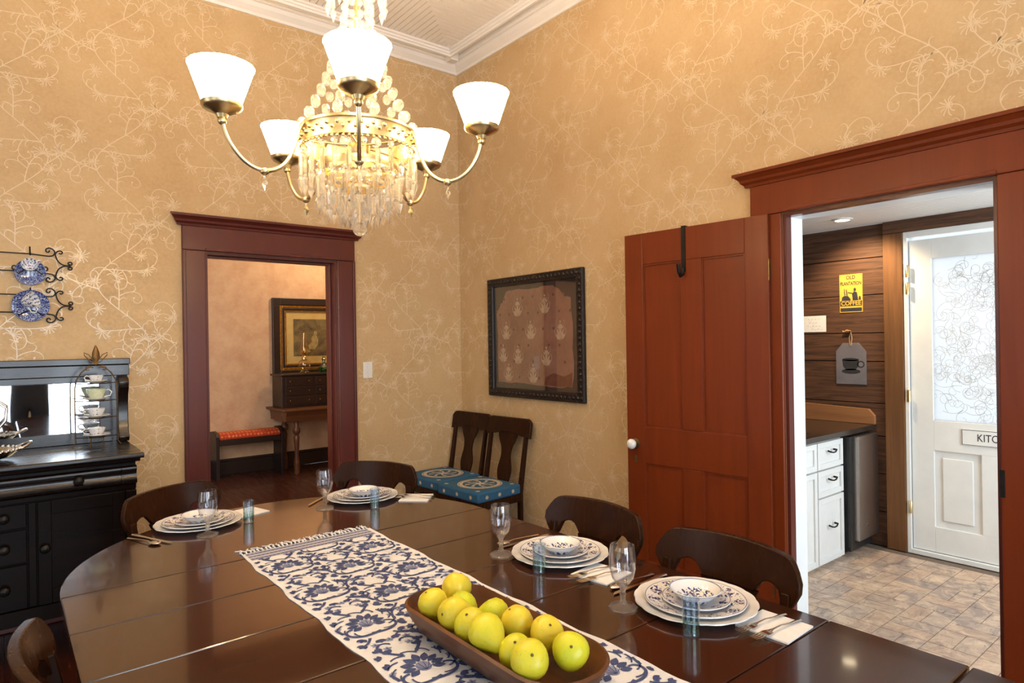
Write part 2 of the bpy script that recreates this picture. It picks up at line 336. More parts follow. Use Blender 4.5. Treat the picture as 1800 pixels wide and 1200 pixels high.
# flat scroll-work: clothoid strokes turned into ribbons (u,v plane)
class Ink:
    def __init__(s): s.v = []; s.f = []; s.d = []; s.k = 0
    def lay(s):
        s.k += 1; d = (s.k % 14)*.00005; s.d += [d]*(len(s.v)-len(s.d))
    def ribbon(s, pts, ws):
        n = len(pts); o = len(s.v)
        for i in range(n):
            a = pts[max(i-1, 0)]; b = pts[min(i+1, n-1)]; dx, dy = b[0]-a[0], b[1]-a[1]; L = math.hypot(dx, dy) or 1
            nx, ny = -dy/L*ws[i]/2, dx/L*ws[i]/2
            s.v += [(pts[i][0]+nx, pts[i][1]+ny), (pts[i][0]-nx, pts[i][1]-ny)]
        for i in range(n-1): s.f.append((o+2*i+1, o+2*i+3, o+2*i+2, o+2*i))
        s.lay()
    def cloth(s, x, y, h, L, k0, k1, w0, w1, n=14, mid=None):
        pts = [(x, y)]; hs = [h]; ds = L/n
        for i in range(n):
            k = k0+(k1-k0)*((i+.5)/n)**1.6; h += k*ds; x += math.cos(h)*ds; y += math.sin(h)*ds; pts.append((x, y)); hs.append(h)
        ws = []
        for i in range(n+1):
            t = i/n; ww = w0+(w1-w0)*t
            if mid: ww += mid*math.sin(PI*t)
            ws.append(ww)
        s.ribbon(pts, ws); return pts, hs
    def petal(s, x, y, h, L, w, n=6): return s.cloth(x, y, h, L, 0, 0, w*.15, w*.1, n, w)
    def ring(s, x, y, r, w, n=16):
        s.ribbon([(x+r*math.cos(2*PI*i/n), y+r*math.sin(2*PI*i/n)) for i in range(n+1)], [w]*(n+1))
    def disc(s, x, y, r, n=10, sy=1.):
        o = len(s.v); s.v += [(x, y)]+[(x+r*math.cos(2*PI*i/n), y+r*sy*math.sin(2*PI*i/n)) for i in range(n)]
        for i in range(n): s.f.append((o, o+1+i, o+1+(i+1) % n))
        s.lay()
    def tiled(s, offs, keep):
        """copies at (du,dv) offsets; keep(u,v) test on each face's middle -> Ink"""
        V = np.array(s.v); out = Ink()
        q = [np.mean(V[list(f)], axis=0) for f in s.f]; q = np.array(q)
        for ti, (du, dv) in enumerate(offs):
            ok = keep(q[:, 0]+du, q[:, 1]+dv)
            if not ok.any(): continue
            idx = np.nonzero(ok)[0]; used = {}; 
            for i in idx:
                nf = []
                for a in s.f[i]:
                    if a not in used: used[a] = len(out.v); out.v.append((V[a, 0]+du, V[a, 1]+dv)); out.d.append(s.d[a]+(ti % 3)*.000017)
                    nf.append(used[a])
                out.f.append(tuple(nf))
        return out
    def build(s, name, m, mapf, parent, nrm=None):
        s.lay(); P = [mapf(u, v) for u, v in s.v]
        if nrm: P = [(p[0]+nrm[0]*d, p[1]+nrm[1]*d, p[2]+nrm[2]*d) for p, d in zip(P, s.d)]
        me = bpy.data.meshes.new(name); me.from_pydata(P, [], s.f); me.materials.append(MATS[m]); me.update()
        return link(name, me, parent)

# ------------------------------------------------------------------ the room
WT = .15                                    # wall thickness
DX0, DX1, DZ = -1.87, -1.03, 2.03           # hall doorway in the back wall
KY0, KY1, KZ = -3.495, -2.672, 2.03         # kitchen doorway in the right wall
CZ = 3.65                                   # beadboard ceiling
XL, YF = -5.4, -6.9
wb = B(XL, DX0, 0, WT, 0, 3.8).box(DX1, 0, 0, WT, 0, 3.8).box(DX0, DX1, 0, WT, DZ, 3.8).build('wall_back', 'wallpaper')
struct(wb, 'tan papered wall with the hall doorway and sideboard')
wr = B(0, WT, KY1, WT, 0, 3.8).box(0, WT, YF, KY0, 0, 3.8).box(0, WT, KY0, KY1, KZ, 3.8).build('wall_right', 'wallpaper')
struct(wr, 'gold papered wall with the kitchen doorway and framed fragment')
def wall_with_windows(name, rng, fixed, axis, label):
    m = MB(); lo, hi = (XL, 0) if axis == 'x' else (YF, 0); edges = sorted(rng); cur = lo
    bx = (lambda a, b, z0, z1: m.box(a, b, fixed-WT, fixed, z0, z1)) if axis == 'x' else (lambda a, b, z0, z1: m.box(fixed-WT, fixed, a, b, z0, z1))
    for a, b in edges:
        bx(cur, a, 0, 3.8); bx(a, b, 0, WZ0); bx(a, b, WZ1, 3.8); cur = b
    bx(cur, hi, 0, 3.8)
    return struct(m.build(name, 'wallpaper'), label)
wall_with_windows('wall_front', WIN_FRONT, YF, 'x', 'papered window wall behind the viewer')
wall_with_windows('wall_left', WIN_LEFT, XL, 'y', 'papered window wall on the left')
nwin = 0
for axis, rng, fixed in (('x', WIN_FRONT, YF), ('y', WIN_LEFT, XL)):
    for a, b in rng:
        nwin += 1
        def bb(u0, u1, d0, d1, z0, z1, name, mt, par):
            q = (u0, u1, fixed+d0, fixed+d1, z0, z1) if axis == 'x' else (fixed+d0, fixed+d1, u0, u1, z0, z1)
            return B(*q).build(name, mt, par)
        e = empty_struct('window_%d' % nwin, 'tall daylit sash window out of view')
        bb(a, b, -.10, -.09, WZ0, WZ1, 'pane', 'window_light', e)
        fr = MB()
        for u0, u1, z0, z1 in ((a-.12, a, .15, WZ1+.15), (b, b+.12, .15, WZ1+.15), (a, b, WZ1, WZ1+.15), (a, b, .15, WZ0), (a, b, 1.5, 1.54)):
            q = (u0, u1, fixed+.001, fixed+.03, z0, z1) if axis == 'x' else (fixed+.001, fixed+.03, u0, u1, z0, z1); fr.box(*q)
        fr.build('window_frame', 'red_paint_cool_lit', e)
# floor: sub-floor and planks
fl = struct(B(XL-WT, WT, YF-WT, 3.65, -.08, -.022).build('floor', 'floor_wood'), 'dark varnished plank floor')
pl = B(-.0415, .0415, -(3.65-YF)/2+.1, (3.65-YF)/2, -.0215, 0).mesh('floor_plank', 'floor_wood')
x = XL+.043
while x < 0:
    link('floor_plank', pl, fl, 0, (x, (3.65+YF)/2-.02, 0)); x += .085
# ceiling: beadboard laid square to each wall, mitred at the corner
ce = struct(B(XL-WT, WT, YF-WT, WT, CZ+.03, CZ+.08).build('ceiling', 'bead_paint'), 'white beadboard ceiling with mitred corner')
D0 = .205
def bead(side):
    m = MB(); p = .043; gcap = .006
    k = 0
    while True:
        a = D0+k*p; b = a+p-gcap; k += 1
        if side == 'back':                      # boards run along y, stacked in x
            if a > 5.2: break
            y1 = -D0; ya, yb = -a, -b
            yy0 = max(YF, -min(a, 3.4)); 
            # board between x=-a and x=-b from the wall to the mitre line y=x
            L0, L1 = min(a, 3.4), min(b, 3.4)
            m.prism([(-a, -D0), (-b, -D0), (-b, -L1), (-a, -L0)], 'z', CZ, CZ+.03)
        else:
            if a > 6.7: break
            L0, L1 = min(a, 2.7), min(b, 2.7)
            m.prism([(-D0, -a), (-D0, -b), (-L1, -b), (-L0, -a)], 'z', CZ, CZ+.03)
    return stuff(m.build('beadboard', 'bead_paint', ce, bevel=.0))
bead('back'); bead('right')
# cornice: crown on the wall, recess, inner moulding
PROF = [(0, 3.56), (.012, 3.56), (.02, 3.575), (.05, 3.600), (.062, 3.622), (.076, 3.624), (.078, 3.636), (.088, 3.638), (.088, 3.672), (.158, 3.672),
        (.158, 3.606), (.176, 3.606), (.178, 3.620), (.188, 3.622), (.19, 3.634), (.204, 3.638), (.206, 3.70), (0, 3.70)]
def cornice(name, wall):
    m = MB(); n = len(PROF); vs = []
    for d, z in PROF:
        vs.append((-d, -d, z))
    for d, z in PROF:
        vs.append((XL, -d, z) if wall == 'back' else (-d, YF, z))
    fs = [(i, (i+1) % n, n+(i+1) % n, n+i) for i in range(n)]+[tuple(range(n, 2*n))]
    if wall == 'back': fs = [q[::-1] for q in fs]
    m.add(vs, fs); return struct(m.build(name, 'white_paint'), 'white stepped crown moulding along the ceiling')
t1 = cornice('trim_1', 'back'); cornice('trim_2', 'right')
MB().prism([(-.09, -.09), (-.16, -.09), (-.16, -.16), (-.09, -.16)], 'z', 3.60, 3.68).build('corner_block', 'white_paint', t1, bevel=.006)
# baseboards
bs = lambda nm, q: struct(B(*q).build(nm, 'red_paint_cool_lit', bevel=.006), 'dark red baseboard')
bs('baseboard_back', (XL, DX0-.13, -.02, 0, 0, .2)); bs('baseboard_right', (-.02, 0, KY1+.16, -.02, 0, .2)); bs('baseboard_corner', (DX1+.13, -.02, -.02, 0, 0, .2))

# vines of the wallpaper
def vine_tile(seed, W, H):
    k = Ink(); R = random.Random(seed)
    A = W*.27; N = 36
    st = [(A*math.sin(2*PI*i/N), H*i/N) for i in range(N+1)]
    hdg = lambda i: math.atan2(st[i+1][1]-st[i][1], st[i+1][0]-st[i][0])
    k.ribbon(st, [.0046]*(N+1))
    def spray(x, y, a0, n=9, L=.05):
        for q in range(n):
            t = q-(n-1)/2; k.cloth(x, y, a0+t*.40, L*R.uniform(.7, 1.1), t*3, t*R.uniform(10, 26), .0026, .0046, 6)
    def leaf(x, y, h, sd, L): k.cloth(x, y, h+sd*.5, L, sd*12, sd*R.uniform(60, 120), .0056, .0018, 7)
    for i in range(3, N, 4):
        for sd in (1, -1):
            if R.random() < .8: leaf(st[i][0], st[i][1], hdg(i), sd, R.uniform(.035, .06))
    for j, fr in enumerate((.05, .22, .38, .55, .72, .88)):
        i = int(fr*N); sd = 1 if j % 2 else -1
        L = R.uniform(.34, .46); k1 = R.uniform(24, 38)
        pts, hs = k.cloth(st[i][0], st[i][1], hdg(i)-sd*R.uniform(.5, .9), L, sd*R.uniform(-4, 1), sd*k1, .0052, .0032, 30)
        for q in range(4, 24, 4):
            for s3 in (1, -1):
                if R.random() < .6: leaf(pts[q][0], pts[q][1], hs[q], s3, R.uniform(.03, .06))
        e = pts[13+R.randrange(4)]; spray(e[0], e[1], hs[13]-sd*.9, 8, .05)
        p = pts[-1]; spray(p[0], p[1], hs[-1], 9, .042); k.ring(p[0], p[1], .010, .0028, 10)
        p = pts[6]; p2, h2 = k.cloth(p[0], p[1], hs[6]-sd*.9, R.uniform(.14, .22), -sd*4, -sd*R.uniform(46, 70), .0044, .0026, 18)
        leaf(p2[6][0], p2[6][1], h2[6], sd, .045); k.disc(p2[-1][0], p2[-1][1], .0055, 7)
    return k
VT = vine_tile(5, .46, .66)
offs = [(i*.46, j*.66+(i % 2)*.33) for i in range(-1, 13) for j in range(-1, 7)]
def keepW(u, v):
    x = -u; return (x > -4.3) & (x < -.004) & (v > .2) & (v < 3.555) & ~((x > DX0-.155) & (x < DX1+.155) & (v < 2.27))
def keepR(u, v):
    y = -u; return (y > -4.7) & (y < -.004) & (v > .2) & (v < 3.555) & ~((y > KY0-.2) & (y < KY1+.2) & (v < 2.25))
stuff(VT.tiled(offs, keepW).build('printed_vine', 'vine_print', lambda u, v: (-u, -.0004, v), wb, (0, -1, 0)))
stuff(VT.tiled(offs, keepR).build('printed_vine', 'vine_print', lambda u, v: (-.0004, -u, v), wr, (-1, 0, 0)))

# door casings -------------------------------------------------------------
CAP = [(0, 0), (.026, 0), (.030, .012), (.042, .022), (.046, .034), (.062, .05), (.070, .052), (.070, .066), (0, .066)]
def casing(name, label, u0, u1, zt, W, mapbox, mapprism, mp):
    """u along the wall, d out of the wall into the room"""
    e = empty_struct(name, label)
    for a, b in ((u0-W, u0), (u1, u1+W)):
        mapbox(a, b, 0, .024, 0, zt, 'casing_board', mp, e, .004)
        o = (a, a+.018) if a < u0 else (b-.018, b)
        mapbox(o[0], o[1], .0245, .034, 0, zt, 'back_band', mp, e, .003)
    mapbox(u0-W, u1+W, 0, .027, zt+.001, zt+.145, 'head_board', mp, e, .004)
    mapbox(u0-.002, u1+.002, .0005, .034, zt-.0, zt+.018, 'head_bead', mp, e, .005)
    mapprism(u0-W, u1+W, zt+.146, e, mp)
    return e
def mbx_b(a, b, d0, d1, z0, z1, nm, mt, e, bv=0): return B(a, b, -d0, -d1, z0, z1).build(nm, mt, e, bevel=bv)
def mpr_b(a, b, z, e, mt):
    m = MB(); n = len(CAP)
    vs = [(a-d+.0, -d, z+h) for d, h in CAP]+[(b+d, -d, z+h) for d, h in CAP]
    fs = [(i, n+i, n+(i+1) % n, (i+1) % n) for i in range(n)]+[tuple(range(n)), tuple(range(n, 2*n))[::-1]]
    m.add(vs, fs).build('cap_moulding', mt, e)
def mbx_r(a, b, d0, d1, z0, z1, nm, mt, e, bv=0): return B(-d0, -d1, a, b, z0, z1).build(nm, mt, e, bevel=bv)
def mpr_r(a, b, z, e, mt):
    m = MB(); n = len(CAP)
    vs = [(-d, a-d, z+h) for d, h in CAP]+[(-d, b+d, z+h) for d, h in CAP]
    fs = [(i, (i+1) % n, n+(i+1) % n, n+i) for i in range(n)]+[tuple(range(n))[::-1], tuple(range(n, 2*n))]
    m.add(vs, fs).build('cap_moulding', mt, e)
c1 = casing('trim_3', 'maroon casing round the hall doorway', DX0, DX1, DZ, .128, mbx_b, mpr_b, 'red_paint_cool_lit')
for q in ((DX0, DX0+.016, 0, WT, 0, DZ), (DX1-.016, DX1, 0, WT, 0, DZ), (DX0+.016, DX1-.016, 0, WT, DZ-.016, DZ)): B(*q).build('jamb', 'red_paint_cool_lit', c1)
B(DX1-.03, DX1-.0165, .05, .1, 0, DZ-.017).build('door_stop', 'red_paint_cool_lit', c1, bevel=.002)
B(DX0+.0165, DX1-.031, .05, .1, DZ-.03, DZ-.0165).build('door_stop', 'red_paint_cool_lit', c1, bevel=.002)
c2 = casing('trim_4', 'red brown casing round the kitchen doorway', KY0, KY1, KZ, .15, mbx_r, mpr_r, 'red_paint_warm_lit')
for q in ((.045, WT, KY1-.016, KY1, 0, KZ-.001), (.045, WT, KY0, KY0+.016, 0, KZ-.001), (.045, WT, KY0+.016, KY1-.016, KZ-.016, KZ-.001)): B(*q).build('jamb', 'cool_white', c2)
for q in ((0, .0445, KY1-.016, KY1, 0, KZ-.001), (0, .0445, KY0, KY0+.016, 0, KZ-.001), (0, .0445, KY0+.016, KY1-.016, KZ-.016, KZ-.001)): B(*q).build('jamb', 'red_paint_cool_lit', c2)
B(-.0275, -.0245, KY0-.012, KY0+.004, .86, .96).build('strike_plate', 'black_iron', c2, bevel=.001)
# red door, swung back against the wall ------------------------------------
hx, hy = -.012, -2.618
ang = math.atan2(-.097-hx, -1.816-hy)
dw = math.hypot(-.097-hx, -1.816-hy)
e = empty_struct('door_1', 'red brown four panel door folded back against the wall'); e.location = (hx, hy, 0); e.rotation_euler = (0, 0, -ang+0)
# local: +y along the leaf from hinge to free edge, -x towards the room
TH = .034; ST = .115
rows = [(0.03, .25), (.78, .98), (1.86, 2.03)]     # rails
B(-TH, 0, 0, ST, .012, 2.03).build('stile', 'red_paint_warm_lit', e, bevel=.003); B(-TH, 0, dw-ST, dw, .012, 2.03).build('stile', 'red_paint_warm_lit', e, bevel=.003)
for za, zb in ((.25, .78), (.98, 1.86)): B(-TH, 0, dw/2-.06, dw/2+.06, za, zb).build('muntin', 'red_paint_warm_lit', e, bevel=.003)
for a, b in rows: B(-TH, 0, ST, dw-ST, a if a > .1 else .012, b).build('rail', 'red_paint_warm_lit', e, bevel=.003)
for ya, yb in ((ST, dw/2-.06), (dw/2+.06, dw-ST)):
    for za, zb in ((.25, .78), (.98, 1.86)):
        B(-TH+.012, -.012, ya, yb, za, zb).build('panel', 'red_paint_warm_lit', e)
        m = MB()
        for q in ((ya, ya+.008, za, zb), (yb-.008, yb, za, zb), (ya+.008, yb-.008, za, za+.008), (ya+.008, yb-.008, zb-.008, zb)): m.box(-TH+.005, -TH+.012, *q)
        m.build('panel_bead', 'red_paint_warm_lit', e)
kn = MB().lathe([(.0, 0), (.026, 0), (.026, .004), (.010, .007), (.009, .02)], 16, ax=Matrix.Rotation(-PI/2, 4, 'Y'), c=(-TH, dw-.055, .885)).build('rosette', 'old_brass', e, smooth=40)
MB().sphere((-TH-.042, dw-.055, .885), .028, 16, 10, (.8, 1, 1)).build('knob', 'ivory_knob', kn, smooth=60)
MB().prism([(-.008, -.02), (.008, -.02), (.008, .012), (0, .02), (-.008, .012)], 'x', -TH-.002, -TH).xform(Matrix.Translation((0, dw-.055, .80))).build('keyhole_plate', 'old_brass', e)
for z in (1.72, .24):
    h = B(-TH+.001, -.001, -.0025, -.0002, z, z+.10).build('hinge', 'old_brass', e)
    MB().lathe([(0, 0), (.006, 0), (.006, .1), (0, .1)], 8, c=(-.002, -.006, z)).build('hinge_pin', 'old_brass', h, smooth=40)
# over-the-door hook
hk = thing('over_door_hook', 'black metal hook hung over the top of the red door', 'hook', (hx, hy, 0), -ang)
yh = dw*.545
m = MB().box(-TH-.006, -TH-.002, yh-.011, yh+.011, 1.80, 2.036).box(-TH-.006, .004, yh-.011, yh+.011, 2.032, 2.036).box(.001, .004, yh-.011, yh+.011, 1.99, 2.032); m.build('strap', 'black_iron', hk)
MB().tube([(-TH-.006, yh, 1.815), (-TH-.014, yh, 1.785), (-TH-.034, yh, 1.775), (-TH-.05, yh, 1.795), (-TH-.055, yh, 1.835)], [.009, .009, .009, .009, .011], 8).build('hook_end', 'black_iron', hk, smooth=50)

# ------------------------------------------------------------------ kitchen
XK = 1.9; KC = 2.23; KYB = -1.66; KYF = -4.6
struct(B(WT, XK+.1, KYB, KYB+.08, 0, KC).build('wall_kitchen_back', 'barn_plank'), 'rough plank wall at the back of the kitchen counter')
struct(B(WT, XK+.1, KYF-.08, KYF, 0, KC).build('wall_kitchen_front', 'cool_white'), 'white kitchen wall out of view')
wk = MB().box(XK+.022, XK+.1, -2.5, KYB, 0, KC).box(XK+.022, XK+.1, KYF, -3.46, 0, KC).box(XK+.022, XK+.1, -3.46, -2.5, 2.14, KC).build('wall_kitchen_side', 'backing'); struct(wk, 'rough brown plank wall of the kitchen')
zs = [0, .24, .50, .76, .985, 1.275, 1.475, 1.742, 2.0, KC]
for i in range(len(zs)-1):
    B(XK+rnd.uniform(0, .004), XK+.0215, -2.375, KYB, zs[i]+.003, zs[i+1]-.003).build('plank', 'barn_plank', wk, bevel=.002)
# post and lintel
e = empty_struct('trim_5', 'rough timber post and lintel beside the white door')
B(XK-.022, XK+.0215, -2.496, -2.376, .0, 2.145).build('post', 'barn_post', e, bevel=.003)
B(XK-.022, XK+.0215, -3.6, -2.376, 2.147, KC-.001).build('lintel', 'barn_plank', e, bevel=.003)
# white frame, door
e = empty_struct('trim_6', 'white frame round the glazed kitchen door')
B(XK-.012, XK+.09, -2.522, -2.498, 0, 2.145).build('jamb', 'cool_white', e, bevel=.002); B(XK-.012, XK+.09, -3.46, -3.436, 0, 2.145).build('jamb', 'cool_white', e)
B(XK-.012, XK+.09, -3.436, -2.522, 2.105, 2.145).build('head', 'cool_white', e, bevel=.002); B(XK-.012, XK+.09, -3.436, -2.522, .0005, .03).build('threshold', 'cool_white', e, bevel=.002)
d = empty_struct('door_2', 'white door with a swirled frosted glass panel')
DA, DB, XD = -3.434, -2.526, XK+.01      # leaf
GA, GB, GZ0, GZ1 = -3.30, -2.655, .895, 1.955
for q in ((DB-.13, DB, .035, 2.085), (DA, DA+.13, .035, 2.085)): B(XD, XD+.04, q[0], q[1], q[2], q[3]).build('stile', 'cool_white', d, bevel=.002)
for za, zb in ((1.955, 2.085), (.70, .895), (.035, .20)): B(XD, XD+.04, DA+.13, DB-.13, za, zb).build('rail', 'cool_white', d, bevel=.002)
B(XD, XD+.04, -3.045, -2.915, .2, .70).build('muntin', 'cool_white', d, bevel=.002)
for a, b in ((-2.915, DB-.13), (DA+.13, -3.045)):
    p = B(XD+.014, XD+.03, a, b, .2, .70).build('panel', 'cool_white', d)
    B(XD+.004, XD+.0138, a+.045, b-.045, .245, .655).build('raised_field', 'cool_white', p, bevel=.009)
gp = B(XD+.016, XD+.022, DA+.13, DB-.13, .895, 1.955).build('glass_pane', 'frosted', d)
k = Ink(); R = random.Random(3)
for i in range(300):
    u, v = R.uniform(.03, .62), R.uniform(.03, 1.03); sg = R.choice((1, -1))
    k.cloth(u, v, R.uniform(0, 6.3), R.uniform(.12, .34), sg*R.uniform(4, 14), sg*R.uniform(50, 110), .0032, .0022, 22)
def glim(u, v): return (u > .004) & (u < .643) & (v > .004) & (v < 1.056)
stuff(k.tiled([(0, 0)], glim).build('glass_swirl', 'frost_relief', lambda u, v: (XD+.0154, DB-.13-u, .895+v), gp, (-1, 0, 0)))
for z in (1.84, 1.725, 1.01, .27): MB().lathe([(0, 0), (.011, .0), (.011, .075), (.005, .083), (0, .083)], 10, c=(XK-.022, -2.525, z)).build('hinge', 'brass', d, smooth=40)
def text(body, size, name, mt, parent, M, width=None, thick=.0004):
    c = bpy.data.curves.new(name, 'FONT'); c.body = body; c.size = size; c.align_x = 'CENTER'; c.align_y = 'CENTER'; c.extrude = thick; c.offset = size*(.022 if body != 'KITCHEN' else 0.); c.resolution_u = 3
    o = bpy.data.objects.new(name, c); COL.objects.link(o); bpy.context.view_layer.update()
    me = bpy.data.meshes.new_from_object(o.evaluated_get(bpy.context.evaluated_depsgraph_get()))
    bpy.data.objects.remove(o); bpy.data.curves.remove(c)
    if width:
        xs = [v.co.x for v in me.vertices]; s = width/(max(xs)-min(xs))
        for v in me.vertices: v.co.x *= s
    me.materials.clear(); me.materials.append(MATS[mt]); o = link(name, me, parent); o.matrix_local = M; return o
def facing(x, y, z): return Matrix(((0, 0, -1, x), (-1, 0, 0, y), (0, 1, 0, z), (0, 0, 0, 1)))
s = thing('door_sign', 'white kitchen name plate with thin black border on the glazed door', 'sign', (XD-.006, -3.0, .805))
B(0, .005, -.19, .19, -.052, .052).build('plate', 'cool_white', s, bevel=.002)
m = MB()
for q in ((-.186, .186, .045, .048), (-.186, .186, -.048, -.045), (-.186, -.183, -.045, .045), (.183, .186, -.045, .045)): m.box(-.0008, -.0001, *q)
m.build('border', 'ink', s)
text('KITCHEN', .066, 'lettering', 'ink', s, facing(-.0006, 0, 0), .205)
# ceiling with boards, downlight
kc = struct(B(WT, XK+.1, KYF, KYB, KC+.012, KC+.06).build('ceiling_kitchen', 'bead_paint'), 'low board ceiling of the kitchen')
x = WT+.001
bm_ = B(-.0278, .0278, -1.46, 1.46, 0, .0115).mesh('ceiling_board', 'bead_paint')
while x < XK: link('ceiling_board', bm_, kc, 0, (x+.03, -3.13, KC)); x += .0605
dl = thing('recessed_downlight', 'small round recessed downlight in the kitchen ceiling', 'light', (1.52, -2.27, KC-.001))
MB().shell([(.062, 0), (.062, -.006), (.045, -.008), (.045, -.001)], 24).build('ring', 'cool_white', dl, smooth=40)
MB().lathe([(0, -.004), (.044, -.004), (.044, -.002), (0, -.002)], 20).build('lens', 'downlight_glow', dl)
l = bpy.data.lights.new('downlight', 'SPOT'); l.energy = 50; l.color = (1, .72, .40); l.spot_size = 1.9; l.spot_blend = .7; l.shadow_soft_size = .04
lo = bpy.data.objects.new('downlight', l); COL.objects.link(lo); lo.location = (1.52, -2.27, KC-.02); lo.rotation_euler = (0, -.5, 0)
# floor: brick-look pieces in basket weave
fk = struct(B(WT+.001, XK+.1, KYF, KYB, -.02, -.006).build('floor_kitchen', 'grout'), 'brick patterned kitchen floor'); P = .205
bh = B(-P/2+.0018, P/2-.0018, -P/4+.0018, P/4-.0018, -.006, 0).mesh('floor_brick', 'brick_vinyl')
bv = B(-P/4+.0018, P/4-.0018, -P/2+.0018, P/2-.0018, -.006, 0).mesh('floor_brick', 'brick_vinyl')
nb = 0
for i in range(8):
    for j in range(10):
        cx, cy = WT+.11+P*i, -2.64+P*.5-P*(j-2)
        if cx > XK-.1 or cy-P/2 < -4.4 or cy > -2.15: continue
        for sgn in (-1, 1):
            if (i+j) % 2: link('floor_brick', bh, fk, 0, (cx, cy+sgn*P/4, 0))
            else: link('floor_brick', bv, fk, 0, (cx+sgn*P/4, cy, 0))
            nb += 1
B(-.0, WT+.004, KY0+.016, KY1-.016, -.02, .004).build('threshold', 'red_paint_cool_lit', c2, bevel=.002)
# counter run: white cabinet, worktop, side splash, small fridge
YC = -2.267
cb = thing('white_cabinet', 'white base cabinet with black pull handles under the dark worktop', 'cabinet', (0, 0, 0))
B(WT+.002, 1.49, YC+.022, KYB-.002, .0, .80).build('carcass', 'cool_white', cb)
def front(x0, x1, z0, z1, nm):
    o = B(x0, x1, YC+.006, YC+.0215, z0, z1).build(nm, 'cool_white', cb, bevel=.001)
    m = MB(); w_ = .035
    for q in ((x0, x0+w_, z0, z1), (x1-w_, x1, z0, z1), (x0+w_, x1-w_, z0, z0+w_), (x0+w_, x1-w_, z1-w_, z1)): m.box(q[0], q[1], YC-.004, YC+.0058, q[2], q[3])
    m.build('front_frame', 'cool_white', o, bevel=.0015); return o
def pull(o, x, z):
    MB().tube([(x-.04, YC-.004, z+.006), (x-.036, YC-.026, z), (x-.015, YC-.03, z-.004), (x+.015, YC-.03, z-.002), (x+.036, YC-.026, z+.008), (x+.04, YC-.004, z+.008)], [.006, .005, .0045, .0045, .006, .007], 8).build('pull_handle', 'black_iron', o, smooth=50)
for z0, z1 in ((.615, .785), (.44, .605), (.02, .43)): pull(front(1.13, 1.475, z0, z1, 'drawer'), 1.30, (z0+z1)/2+.02)
o = front(.62, 1.12, .615, .785, 'drawer'); pull(o, .87, .72); o = front(.62, 1.12, .02, .605, 'door'); pull(o, .72, .5)
front(.20, .61, .02, .785, 'door')
tag(B(WT+.002, XK-.002, -2.305, KYB-.003, .805, .84).build('worktop', 'counter_top', bevel=.004), 'dark speckled worktop above the white cabinet', 'worktop')
tag(MB().prism([(KYB-.004, .8405), (-2.31, .8405), (-2.31, .90), (-2.27, .945), (KYB-.004, .965)], 'x', XK-.03, XK-.0005).build('side_splash', 'splash_wood', bevel=.002), 'brown wooden side splash board with clipped corner on the worktop', 'splash board')
fr = thing('small_fridge', 'small stainless steel fridge beside the timber post', 'fridge', (0, 0, 0))
B(1.505, 1.845, -2.25, KYB-.003, .03, .795).build('body', 'black_plastic', fr)
B(1.55, 1.86, -2.335, -2.252, .10, .79).build('door', 'steel', fr, bevel=.006)
B(1.505, 1.549, -2.30, -2.252, .06, .79).build('hinge_side', 'black_plastic', fr); B(1.52, 1.85, -2.29, -2.252, .03, .095).build('kick_grille', 'black_plastic', fr)
for xx in (1.53, 1.82): B(xx-.015, xx+.015, -2.24, -2.2, 0, .03).build('foot', 'black_plastic', fr)
MB().prism([(1.66, .185), (1.69, .20), (1.695, .195), (1.67, .18)], 'y', -2.3365, -2.335).build('badge', 'silver', fr)
# jar of whisks / spoons on the counter, plate with biscuit
j = thing('utensil_jar', 'dark jar of thin metal utensils on the worktop beside the white jamb', 'jar', (1.28, -1.83, .8402))
MB().lathe([(0, 0), (.045, 0), (.05, .14), (.046, .14), (.042, .01), (0, .01)], 20).build('jar', 'counter_top', j, smooth=40)
for i in range(8):
    a = i*2.4; MB().tube([(.02*math.cos(a), .02*math.sin(a), .02), (.06*math.cos(a), .06*math.sin(a), .26+.02*(i % 3))], [.0025, .0035], 6).build('utensil', 'silver', j, smooth=60)
p = thing('biscuit_plate', 'small glass plate on the worktop by the cabinet', 'plate', (1.02, -2.18, .8402))
MB().lathe([(0, 0), (.05, 0), (.085, .012), (.083, .014), (.05, .004), (0, .004)], 24).build('dish', 'cut_glass', p, smooth=40)
ck = tag(MB().lathe([(0, 0), (.038, 0), (.042, .006), (.036, .014), (0, .016)], 14, scal=lambda t, i: 1+.06*math.sin(3*t)).build('biscuit', 'cookie', None, smooth=50, loc=(1.01, -2.185, .845)), 'round pale biscuit lying on the small glass plate', 'biscuit')
# signs on the plank wall
s = thing('tin_sign', 'yellow tin coffee sign with black lettering on the plank wall', 'sign', (XK-.004, -2.155, 1.625))
B(0, .002, -.079, .079, 0, .272).build('plate', 'tin_yellow', s, bevel=.0008)
B(-.0006, -.0001, -.073, .073, .006, .032).build('footer_band', 'ink', s); B(-.0006, -.0001, -.075, .075, .045, .082).build('coffee_band', 'ink', s)
text('OLD', .038, 'lettering', 'ink', s, facing(-.0007, 0, .248), .062); text('PLANTATION', .036, 'lettering', 'ink', s, facing(-.0007, 0, .205), .144)
text('COFFEE', .04, 'lettering', 'tin_yellow', s, facing(-.001, 0, .0635), .136)
pic = MB()
def poly_on(m, pts): m.add([(-.0006, -u, v) for u, v in pts], [tuple(range(len(pts)))])
poly_on(pic, [(-.065, .085), (-.06, .11), (-.045, .12), (-.02, .118), (-.005, .10), (.0, .084)])
poly_on(pic, [(.012, .084), (.008, .13), (.022, .15), (.042, .14), (.05, .084)]); poly_on(pic, [(.02, .15), (.018, .165), (.027, .175), (.036, .165), (.034, .15)])
poly_on(pic, [(-.022, .145), (.012, .138), (.012, .130), (-.022, .138)]); poly_on(pic, [(-.045, .122), (-.048, .17), (-.043, .17), (-.038, .122)]); poly_on(pic, [(-.03, .12), (-.034, .165), (-.028, .165), (-.022, .12)])
